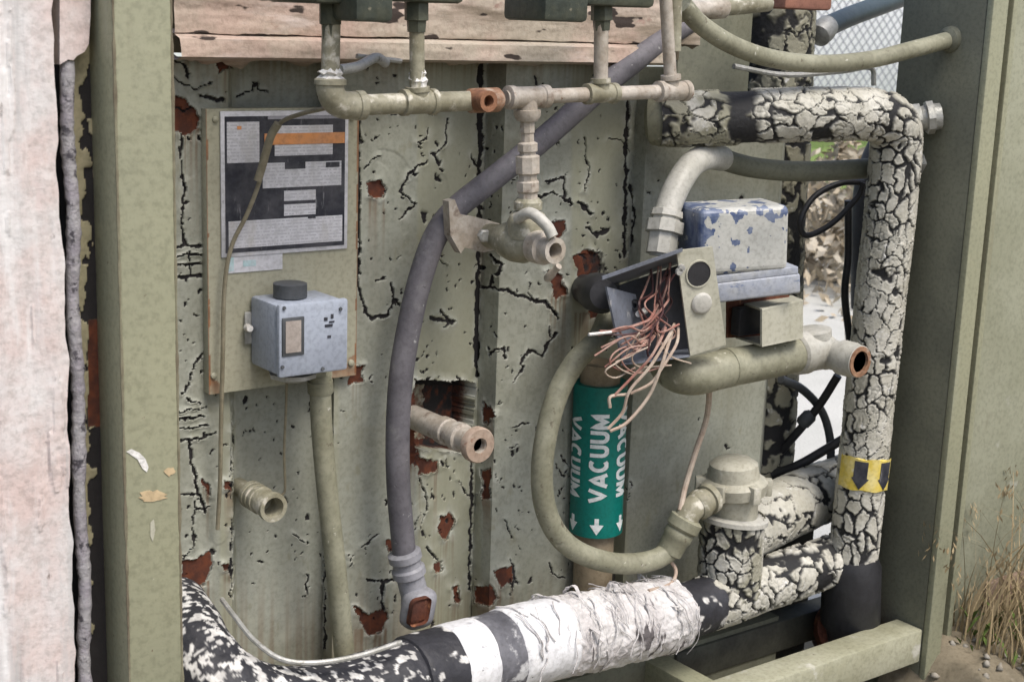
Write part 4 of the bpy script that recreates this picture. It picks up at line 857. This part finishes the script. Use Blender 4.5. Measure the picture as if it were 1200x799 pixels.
def letters(txt, ang, f0, f1, size, flip, A, B, r, parent, name='lettering'):
    v, f = strokes(txt); lay = v[:, 2]
    x0, x1 = v[:, 0].min(), v[:, 0].max(); fx = (v[:, 0]-x0)/(x1-x0); fy = np.clip(v[:, 1], -.04, 1.04)-.5
    d = B-A; L = np.linalg.norm(d); d = d/L; tov = CAM-(A+B)/2; e1 = tov-d*(tov@d); e1 /= np.linalg.norm(e1); e2 = np.cross(d, e1); e2 = e2 if e2@rt > 0 else -e2
    if flip: fr_ = f0+(f1-f0)*fx; an = ang+size/r*fy          # reads downwards
    else: fr_ = f1-(f1-f0)*fx; an = ang-size/r*fy             # reads upwards
    w = A+d*L*fr_[:, None]+(r+.0006+.0002*lay)[:, None]*(np.cos(an)[:, None]*e1+np.sin(an)[:, None]*e2); mb = MB(); mb.add(w, f); return part(name, mb, M_text, parent, ang=0)
sz = 21*M(700, 530, .03)
letters('VACUUM', 0.03, .17, .76, sz, False, ta, tb, rl, mk); letters('VACUUM', -1.02, .20, .74, sz, True, ta, tb, rl, mk); letters('VACUUM', 1.10, .14, .73, sz, True, ta, tb, rl, mk)
for a0 in (-1.02, .03, 1.10):
    mb = MB(); w_ = .16; on_cyl(mb, ta, tb, rl+.0006, [(a0-w_*.5, .865), (a0+w_*.5, .865), (a0+w_*.5, .91), (a0+w_*1.6, .91), (a0, .975), (a0-w_*1.6, .91), (a0-w_*.5, .91)]); part('arrow', mb, M_text, mk)

# ------------------------------------------------------------------ hoses and fittings at the upper right
th = thing('upper_hose', 'pale olive hose sagging from the top pipes to the right upright', 'hose', P(960, 75, .13))
mb = MB(); tub(mb, [(800, 6, .13), (822, 30, .13), (860, 54, .13), (905, 69, .13), (960, 75, .135), (1020, 70, .14), (1070, 58, .145), (1122, 44, .15)], 10.5, 20, 120); part('hose', mb, M_conduit, th)
mb = MB(); lat(mb, (1108, 48, .148), (1136, 41, .152), [(0, 11), (.1, 15), (.5, 16), (.55, 19), (1, 18)], 20); part('fitting', mb, M_frame_dark, th)
tp = thing('top_pipe', 'short grey olive pipe with a coupling at the top edge', 'pipe', P(840, 8, .11))
mb = MB(); tub(mb, [(785, 14, .11), (860, 8, .11), (900, 4, .11)], 10, 18, 20); part('pipe', mb, M_pipe, tp)
mb = MB(); lat(mb, (795, 13, .11), (850, 9, .11), [(0, 10), (.05, 13.5), (.3, 13.5), (.35, 11), (.65, 11), (.7, 13), (.95, 13), (1, 10)], 22); part('coupling', mb, M_pipe_pale, tp)
mb = MB(); mb.wbox(P(895, -30, .02), P(975, 13, .06), .004); solo('red_brown_block', mb, mat('brick_red_paint', (.34, .16, .11), .8, var=(.27, .13, .095), var_scale=20, bump=.3), 'red brown painted block at the top edge above the black riser', 'block')
hose('teal_tube', [(968, 32, -.05), (1000, 18, -.08), (1060, -4, -.14), (1120, -30, -.2)], 11, mat('dark_teal_rubber', (.045, .065, .075), .45, var=(.07, .09, .10), bump=.1), 'dark blue green tube leaving the top behind the upper hose', 'tube')
mb = MB(); lat(mb, (958, 44, -.045), (972, 28, -.052), [(0, 8), (.1, 14), (.5, 15), (.9, 13), (1, 9)], 20); solo('hose_cuff', mb, M_grey_metal, 'pale cuff at the lower end of the dark blue green tube', 'coupling')
hose('thick_black_hose', [(1120, 40, -.10), (1085, 88, -.10), (1048, 142, -.10), (1020, 200, -.10), (1012, 270, -.10), (1012, 360, -.10)], 15, mat('sheen_black_rubber', (.05, .05, .053), .6, var=(.035, .035, .037), bump=.2), 'thick black hose running diagonally behind the crazed upright pipe', 'hose')  # grey sheen put into the lighter rubber colour
hose('small_pipe', [(860, 78, .05), (920, 88, .05), (985, 84, .05), (1020, 80, .05), (1024, 100, .05)], 3, M_grey_metal, 'thin rigid line just below the sagging upper hose', 'pipe', 8)
def knobby(name, pts, r, label):
    t = thing(name, label, 'fitting', P(*pts[0])); (u0, v0, d0), (u1, v1, d1) = pts; mb = MB()
    lat(mb, pts[0], pts[1], [(0, r*.7), (.06, r*.9), (.25, r*.9), (.27, r*1.08), (.45, r*1.08), (.47, r*.85), (.6, r*.9), (.62, r*1.15), (.80, r*1.15), (.82, r*.95), (1, r*.9)], 9); part('gland', mb, M_grey_metal, t); return t
knobby('cable_gland', [(1060, 193, .10), (1120, 187, .145)], 15, 'grey threaded gland on the right upright beside the crazed pipe')
knobby('cable_gland', [(1058, 142, .12), (1102, 136, .15)], 17, 'grey fitting on the right upright at the corner of the crazed pipe')
dk = thing('rear_conduit', 'dark olive conduit running behind the crazed upright to the right post', 'conduit', P(950, 200, .05))
mb = MB(); tub(mb, [(832, 182, .05), (880, 196, .05), (940, 201, .06), (1010, 198, .08), (1066, 193, .10)], 12, 18, 60); part('conduit', mb, M_frame_dark, dk)
fc = thing('junction_conduit', 'pale grey flexible conduit bending down into the open junction box', 'conduit', P(775, 290, .10))
mb = MB(); tub(mb, [(846, 186, .05), (830, 184, .065), (812, 192, .08), (797, 212, .09), (786, 236, .095), (779, 262, .10), (776, 300, .105)], 15.5, 22, 90); part('conduit', mb, M_white_hose, fc)
mb = MB(); lat(mb, (782, 246, .098), (774, 298, .106), [(0, 16), (.02, 19), (.16, 20), (.18, 17), (.24, 17.5), (.26, 22.5), (.52, 23), (.55, 18), (1, 18)], 8, .2); part('gland', mb, M_white_hose, fc)

# ------------------------------------------------------------------ open junction box with torn out wires
jb = thing('junction_box', 'open junction box with a tangle of faded red wires', 'junction box', P(780, 420, .12))
mb = MB(); mb.slab([P(708, 326, .165), P(800, 293, .175), P(806, 306, .10), P(722, 333, .10)], .0022); mb.slab([P(706, 324, .167), P(800, 291, .177), P(800, 295, .177), P(706, 328, .167)], .002); part('top_plate', mb, M_boxin, jb)
mb = MB(); mb.slab([P(716, 338, .11), P(800, 310, .11), P(808, 412, .11), P(730, 424, .11)], .002); part('back_plate', mb, mat('shaded_box_interior', (.035, .037, .045), .7, bump=.1), jb)  # shade inside the box put into the back plate's colour
mb = MB(); mb.slab([P(711, 336, .165), P(745, 345, .13), P(762, 420, .13), P(730, 424, .165)], .0022); part('side_plate', mb, M_boxin, jb)
mb = MB(); mb.slab([P(728, 426, .17), P(808, 416, .175), P(806, 408, .11), P(736, 418, .11)], .0022); part('bottom_plate', mb, M_boxin, jb)
q = [P(793, 294, .172), P(835, 289, .185), P(851, 404, .185), P(809, 417, .172)]; mb = MB(); mb.slab(q, .003); cvp = part('front_plate', mb, M_cream, jb, 'pale front strip with one round hole and one blanked hole')
pn = np.cross(q[1]-q[0], q[3]-q[0]); pn /= np.linalg.norm(pn); pn = pn if pn@(CAM-q[0]) > 0 else -pn
def onplate(fx, fy): return q[0]+(q[1]-q[0])*fx+(q[3]-q[0])*fy
c = onplate(.52, .235); mb = MB(); mb.lathe(c-pn*.002, c+pn*.0006, [(0, .0148), (1, .0148)], 24); part('knockout_hole', mb, M_black_plain, cvp)
mb = MB(); mb.lathe(c-pn*.001, c+pn*.0014, [(0, .0163), (1, .0158), (1, .0143), (0, .0143)], 28); part('hole_rim', mb, M_cream, cvp)
c = onplate(.50, .515); mb = MB(); mb.lathe(c-pn*.001, c+pn*.004, [(0, .0125), (.5, .0125), (.9, .0105), (1, .009)], 24); part('blank_plug', mb, M_white_hose, cvp)
c = onplate(.08, .42)
for fx, fy in ((.06, .16), (-.02, .19)):
    mb = MB(); p_ = onplate(fx, fy); mb.lathe(p_, p_+pn*.003, [(0, .0045), (1, .004)], 10); part('screw', mb, M_grey_metal, cvp)
mb = MB(); lat(mb, (744, 357, .128), (743, 358, .140), [(0, 7), (.6, 7), (1, 6), (1, 3), (.4, 3)], 14); part('bushing', mb, M_black_plain, jb)
mb = MB(); lat(mb, (756, 364, .128), (748, 368, .150), [(0, 4), (1, 3.6)], 8); part('screw', mb, M_white, jb)
R = np.random.default_rng(21)
def wire(pts, m, r=1.7):
    pts = [pts[0]]+[(a+R.normal(0, 3), b+R.normal(0, 3), c) for a, b, c in pts[1:]]; mb = MB(); tub(mb, pts, r, 6, 40); part('wire', mb, m, jb)
for k in range(11):                                    # strands from the top of the box into the knot
    u0 = R.uniform(762, 792); k0 = (R.uniform(752, 792), R.uniform(378, 404)); dd = R.uniform(.135, .18)
    wire([(u0, R.uniform(306, 322), .125), (u0+R.normal(-4, 4), 340, .14), (u0+R.normal(-8, 7), 362, dd), (k0[0], k0[1], dd+.005), (k0[0]+R.normal(-8, 16), k0[1]+R.uniform(10, 32), dd+.01)], M_pinkwire if R.random() < .6 else M_darkwire, R.uniform(1.0, 1.5))
for k in range(10):                                    # strands thrown to the left and right of the knot
    sgn = -1 if R.random() < .65 else 1; y0 = R.uniform(380, 402); x1 = 765+sgn*R.uniform(35, 68) if sgn < 0 else 765+R.uniform(20, 46)
    wire([(772, y0-14, .14), (764+sgn*10, y0, .178), ((765+x1)/2, y0+R.normal(4, 8), .188), (x1, y0+R.normal(12, 18), .18)], (M_pinkwire, M_pinkwire, M_darkwire, M_creamwire)[R.integers(4)], R.uniform(1.0, 1.4))
for k in range(5):                                     # curls below the box
    x = R.uniform(706, 745); y = R.uniform(412, 432); wire([(760, 398, .18), (x+18, y-8, .185), (x, y+4, .185), (x+R.uniform(6, 22), y+16, .18), (x+R.uniform(26, 50), y+8, .175)], M_pinkwire if k % 2 else M_creamwire, 1.1)
wire([(774, 350, .13), (766, 372, .17), (752, 385, .18), (725, 389, .185), (698, 390, .185)], M_pinkwire, 1.8); wire([(716, 389, .186), (690, 390, .186)], M_white, 2)
wire([(790, 380, .16), (782, 396, .19), (757, 425, .195), (745, 455, .19), (728, 480, .185), (712, 500, .18)], M_creamwire, 2.0)
wire([(788, 388, .16), (776, 402, .19), (768, 430, .195), (757, 462, .19), (738, 488, .185), (714, 504, .18)], M_creamwire, 2.1)
wire([(795, 384, .16), (792, 402, .19), (782, 430, .195), (766, 452, .19), (744, 466, .185)], M_creamwire, 1.9)
wire([(780, 384, .17), (772, 400, .192), (762, 420, .197), (748, 440, .19), (722, 466, .185)], M_pinkwire, 1.7)
wire([(735, 462, .185), (722, 466, .185), (712, 474, .185)], M_creamwire, 2)

# ------------------------------------------------------------------ actuator: chipped housing on a blue base, open bracket, pipe body with outlet
ac = thing('actuator', 'chipped grey and blue housing on a flat blue base with an open bracket', 'actuator', P(880, 400, .13))
def rbox(u0, v0, u1, v1, d, dep, yaw, bev, tilt=0.0, seg=3):
    """box whose front face fills the pixels, turned about the vertical"""
    c = P((u0+u1)/2, (v0+v1)/2, d); m = M((u0+u1)/2, (v0+v1)/2, d); a = math.radians(yaw); ax = np.array([math.cos(a), -math.sin(a), tilt]); ax /= np.linalg.norm(ax); ay = np.array([math.sin(a), math.cos(a), 0]); az = np.cross(ax, ay)
    fs = abs(ax@rt); mb = MB(); mb.box(c+ay*dep/2, ax*(u1-u0)/2*m/fs, ay*dep/2, az*(v1-v0)/2*m, bev, seg); return mb
hb = rbox(818, 243, 928, 322, .175, .075, 22, .008, .05, 4)
bm_ = hb; v = np.concatenate(bm_.v); ho = None
mbh = MB(); mbh.add(v, bm_.f); ho = part('housing', mbh, M_housing, ac)
bm = bmesh.new(); bm.from_mesh(ho.data); bmesh.ops.subdivide_edges(bm, edges=bm.edges[:], cuts=64, use_grid_fill=True); bm.to_mesh(ho.data); bm.free()
ho.data.polygons.foreach_set('use_smooth', [True]*len(ho.data.polygons))
W_ = np.array([q_.co[:] for q_ in ho.data.vertices])+ORG[ac]; u, v = proj(W_); n_ = fbm(W_*70, 5, 4); n2_ = fbm(W_*170, 8, 3)
nrm = np.array([q_.normal[:] for q_ in ho.data.vertices]); left = (nrm@np.array([-math.cos(.38), math.sin(.38), 0]) > .6)
blue = np.where(left, sstep(.42, .5, n_), 0); blue = np.maximum(blue, sstep(.50, .55, n_*.6+n2_*.4+.22*np.exp(-np.maximum(u-818, 0)/13)-.09-np.maximum(v-300, 0)*.002)*(u < 868)); blue = np.maximum(blue, sstep(.52, .57, n_*.6+n2_*.4+.12*np.exp(-np.abs(v-250)/8)-.06)*(v < 275)); blue = np.maximum(blue, sstep(.55, .60, n2_*.6+n_*.4+.16*np.exp(-np.abs(v-320)/5)-.1))
at = ho.data.attributes.new('blue', 'FLOAT', 'POINT'); at.data.foreach_set('value', blue.astype(np.float32))
part('base', rbox(836, 326, 941, 350, .182, .09, 22, .003, .10), M_housing_base, ac)
part('base_plate', rbox(834, 318, 938, 327, .180, .09, 22, .001, .10), M_housing_base, ac)
q0 = [P(893, 362, .185), P(941, 351, .185), P(941, 394, .185), P(893, 404, .185)]
mb = MB(); mb.slab(q0, .003); mb.slab([P(893, 362, .185), P(941, 351, .185), P(928, 346, .12), P(868, 354, .12)], .0025); mb.slab([P(893, 404, .185), P(941, 394, .185), P(925, 388, .12), P(862, 394, .12)], .0025); part('bracket', mb, M_cream, ac)
mb = MB(); mb.slab([P(852, 352, .13), P(925, 346, .13), P(925, 392, .13), P(852, 396, .13)], .002); part('bracket_back', mb, M_rust, ac)
mb = MB(); mb.wbox(P(868, 362, .15), P(884, 388, .135), .002); part('latch', mb, M_black_plain, ac)
pb = thing('valve_pipe', 'pale olive pipe body with a ringed open outlet under the actuator', 'pipe', P(870, 450, .15))
mb = MB(); tub(mb, [(778, 418, .06), (785, 430, .10), (797, 438, .135), (815, 440, .15), (840, 434, .155), (852, 431, .155)], 23, 26, 60); part('elbow', mb, M_conduit, pb)
mb = MB(); tub(mb, [(846, 432, .155), (890, 424, .155), (936, 414, .155)], 22, 26, 30); lat(mb, (850, 431, .155), (858, 429.5, .155), [(0, 22), (.1, 23.5), (.9, 23.5), (1, 22)], 28); part('pipe', mb, M_conduit, pb)
mb = MB(); lat(mb, (930, 415, .155), (968, 407, .155), [(0, 22), (.05, 25), (.30, 26), (.34, 24), (.8, 25), (1, 18)], 26); lat(mb, (955, 412, .155), (954, 385, .155), [(0, 18), (.6, 18), (.63, 20), (.95, 20), (1, 15)], 24); part('tee_body', mb, M_white_hose, pb)
b = P(1008, 424, .215); a = b+np.array([0, .10, 0]); mm = M(1008, 424, .215); mb = MB(); mb.lathe(a, b, [(f, r*mm) for f, r in ((0, 17), (.3, 20), (.5, 20), (.52, 18), (.70, 18), (.72, 21), (.88, 21), (.90, 19.5), (.99, 19.5), (1, 18), (1, 13.5), (.6, 13), (.6, 0))], 30); part('outlet', mb, M_white_hose, pb)
mb = MB(); mb.lathe(b+np.array([0, .003, 0]), b+np.array([0, -.001, 0]), [(0, 19*mm), (1, 18.3*mm), (1, 13*mm), (0, 13*mm)], 30); part('outlet_ring', mb, M_rustpipe, pb)
mb = MB(); lat(mb, (683, 338, .0), (708, 345, .11), [(0, 17), (.6, 17), (.62, 22), (.9, 22), (1, 16)], 20); solo('black_nipple', mb, M_black_plain, 'black fitting between the rusty wall hole and the junction box', 'fitting')

# ------------------------------------------------------------------ black cables in the gap at the right
hose('black_cable', [(1012, 214, .04), (985, 215, .03), (955, 230, .02), (938, 258, .02), (945, 276, .02), (975, 262, .03), (1004, 232, .04), (1012, 214, .045)], 3.6, M_black_plain, 'black cable loop beside the top of the crazed upright pipe', 'cable', 10)
hose('black_cable', [(994, 235, .0), (994, 300, .0), (990, 345, .0), (996, 400, .0)], 4.5, M_black_plain, 'straight black cable hanging behind the crazed upright pipe', 'cable', 10)
hose('black_cable', [(905, 556, -.03), (935, 545, .0), (965, 528, .02), (992, 512, .04)], 5.5, M_black_plain, 'lower black rod crossing the gap above the branch pipe', 'cable', 10)
hose('black_cable', [(914, 530, -.03), (940, 500, .0), (962, 472, .02), (982, 440, .04)], 5.0, M_black_plain, 'steeper black rod rising to the outlet in the gap', 'cable', 10)
hose('grey_cable', [(915, 444, .0), (940, 456, .0), (962, 480, .0), (972, 510, .0), (974, 545, .0)], 5, M_knob, 'grey cable arc in the gap under the outlet', 'cable', 10)
mb = MB(); lat(mb, (938, 498, .0), (952, 484, .01), [(0, 6), (.2, 9), (.8, 9), (1, 6)], 8); solo('rod_clamp', mb, M_knob, 'dark clamp on the steeper black rod in the gap', 'clamp')
mb = MB(); lat(mb, (980, 742, .02), (994, 736, .12), [(0, 30), (.8, 33), (.85, 36), (1, 33), (1, 22), (.9, 20), (.9, 0)], 28); solo('rusty_flange', mb, M_rust, 'dark red brown round flange in the shadow behind the bottom rail', 'flange')
mb = MB(); mb.wbox(np.array([Xat(640, 0), -.15, GZ+.004]), np.array([XR-.003, .14, GZ+.03]), .003); solo('shade_tray', mb, mat('shade_black_tray', (.022, .02, .018), .6, var=(.04, .035, .03), bump=.4), 'black tray added for the shade on the floor inside the frame', 'tray')  # tray added in black so the bay floor reads as shaded

# ------------------------------------------------------------------ background seen through the gap: pale wall, chain link fence, leaves
mb = MB(); mb.wbox(np.array([2, 8.2, GZ]), np.array([40, 8.4, 3.2]), .01); solo('pale_wall', mb, M_pale_wall, 'pale bluish wall far behind the chain link fence', 'wall')
cf = thing('chain_link_fence', 'grey chain link fence in the distance behind the pipes', 'fence', (10, 7.2, GZ))
mb = MB(); s = .10
x0, x1, z0, z1 = 7.0, 12.5, GZ+.1, 1.2
def wirebar(a, b, r=.0065):
    a, b = np.array(a), np.array(b); d = b-a; d /= np.linalg.norm(d); n1 = np.array([0, 1., 0]); n2 = np.cross(d, n1); o = [r*(math.cos(t)*n1+math.sin(t)*n2) for t in (0, 2.094, 4.189)]
    mb.add([a+k for k in o]+[b+k for k in o], [(0, 1, 4, 3), (1, 2, 5, 4), (2, 0, 3, 5)])
H = z1-z0
for k in range(int((x1-x0+H)/s)+1):
    a = x0-H+k*s
    for sg in (0, 1):
        xa, xb = (a, a+H) if sg == 0 else (a+H, a); za, zb = z0, z1
        sl = (zb-za)/(xb-xa); pa, pb_ = sorted((xa, xb)); pa, pb_ = max(pa, x0), min(pb_, x1)
        if pb_-pa > .02: wirebar((pa, 7.2+.006*sg, za+sl*(pa-xa)), (pb_, 7.2+.006*sg, za+sl*(pb_-xa)))
part('mesh', mb, M_wire, cf, kind='stuff')
for x in (6.6, 12.6):
    mb = MB(); mb.lathe((x, 7.24, GZ), (x, 7.24, z1+.08), [(0, .03), (1, .03)], 14); part('post', mb, M_wire, cf)
mb = MB(); mb.lathe((5.5, 7.24, z1), (14, 7.24, z1), [(0, .022), (1, .022)], 12); part('top_rail', mb, M_wire, cf)
def ground_at(u, v):
    dr = fw+(u-PW/2)/FPX*rt-(v-PH/2)/FPX*up; return CAM+dr*((GZ-CAM[2])/dr[2])
R = np.random.default_rng(9)
c0 = ground_at(972, 330); mb = MB()
for k in range(3200):
    r0 = abs(R.normal(0, .42)); an = R.uniform(0, 6.28); p = c0+np.array([r0*math.cos(an)*.9, r0*math.sin(an)*1.3, 0]); h = max(0, .62-1.0*r0)*R.random()+.015; p[2] = GZ+h
    e = R.normal(size=3); e /= np.linalg.norm(e); f_ = np.cross(e, R.normal(size=3)); f_ /= np.linalg.norm(f_); L = R.uniform(.018, .04); mb.add([p-e*L, p+f_*L*.45, p+e*L, p-f_*L*.45], [(0, 1, 2, 3)])
solo('leaf_heap', mb, M_leaf, kind='stuff', ang=0)
# dry grass at the lower right
mb = MB()
for k in range(1900):
    x = XR+R.uniform(.07, .42); y = -R.uniform(.17, .60); p = np.array([x, y, bank_z(x, y)-.004]); L = R.uniform(.03, .15) if R.random() < .9 else R.uniform(.2, .34); ln = R.normal(0, .35, 2); ln[0] = abs(ln[0]) if x < XR+.14 else ln[0]; w_ = R.uniform(.0009, .0022)
    t_ = np.linspace(0, 1, 7); q = [p+np.array([ln[0]*L*tt**2, ln[1]*L*tt**2, L*(tt-.25*tt**2)]) for tt in t_]; sd_ = np.array([math.cos(k), math.sin(k), 0]); v = [a+sd_*w_*(1.05-tt) for a, tt in zip(q, t_)]+[a-sd_*w_*(1.05-tt) for a, tt in zip(q, t_)]
    mb.add(v, [(i, i+1, i+8, i+7) for i in range(6)])
    if L > .2:
        for s_ in range(14):
            a = q[-1]+np.array([R.normal(0, .006), R.normal(0, .006), -R.uniform(0, .05)]); e = np.array([R.normal(0, .4), R.normal(0, .4), 1]); e /= np.linalg.norm(e); mb.add([a-e*.005, a+sd_*.0016, a+e*.006, a-sd_*.0016], [(0, 1, 2, 3)])
solo('dry_grass', mb, M_straw, kind='stuff', ang=0)
mb = MB()                                              # pebbles and crumbs on the bank
for k in range(260):
    x = XR+R.uniform(.0, .5); y = -R.uniform(.2, .7); r0 = R.uniform(.002, .008); c = np.array([x, y, bank_z(x, y)+r0*.2]); a = R.normal(size=(6, 3))*.15+np.array([[1, 0, 0], [-1, 0, 0], [0, 1, 0], [0, -1, 0], [0, 0, .7], [0, 0, -.7]])
    mb.add(c+a*r0, [(0, 2, 4), (2, 1, 4), (1, 3, 4), (3, 0, 4), (2, 0, 5), (1, 2, 5), (3, 1, 5), (0, 3, 5)])
solo('gravel', mb, mat('dull_gravel', (.23, .205, .165), .9, var=(.30, .28, .24), var_scale=40, bump=.2), kind='stuff', ang=0)
mb = MB()
for k in range(420):                                   # low green weeds among the straw
    x = XR+R.uniform(.06, .46); y = -R.uniform(.17, .6); p = np.array([x, y, bank_z(x, y)]); L = R.uniform(.015, .06); t = R.uniform(0, 6.28); d = np.array([math.cos(t)*.6, math.sin(t)*.6, 1]); d /= np.linalg.norm(d); sd_ = np.array([-math.sin(t), math.cos(t), 0])*R.uniform(.002, .005)
    mb.add([p, p+d*L*.55+sd_, p+d*L+np.array([0, 0, -.2*L]), p+d*L*.55-sd_], [(0, 1, 2, 3)])
solo('weeds', mb, M_lawn, kind='stuff', ang=0)
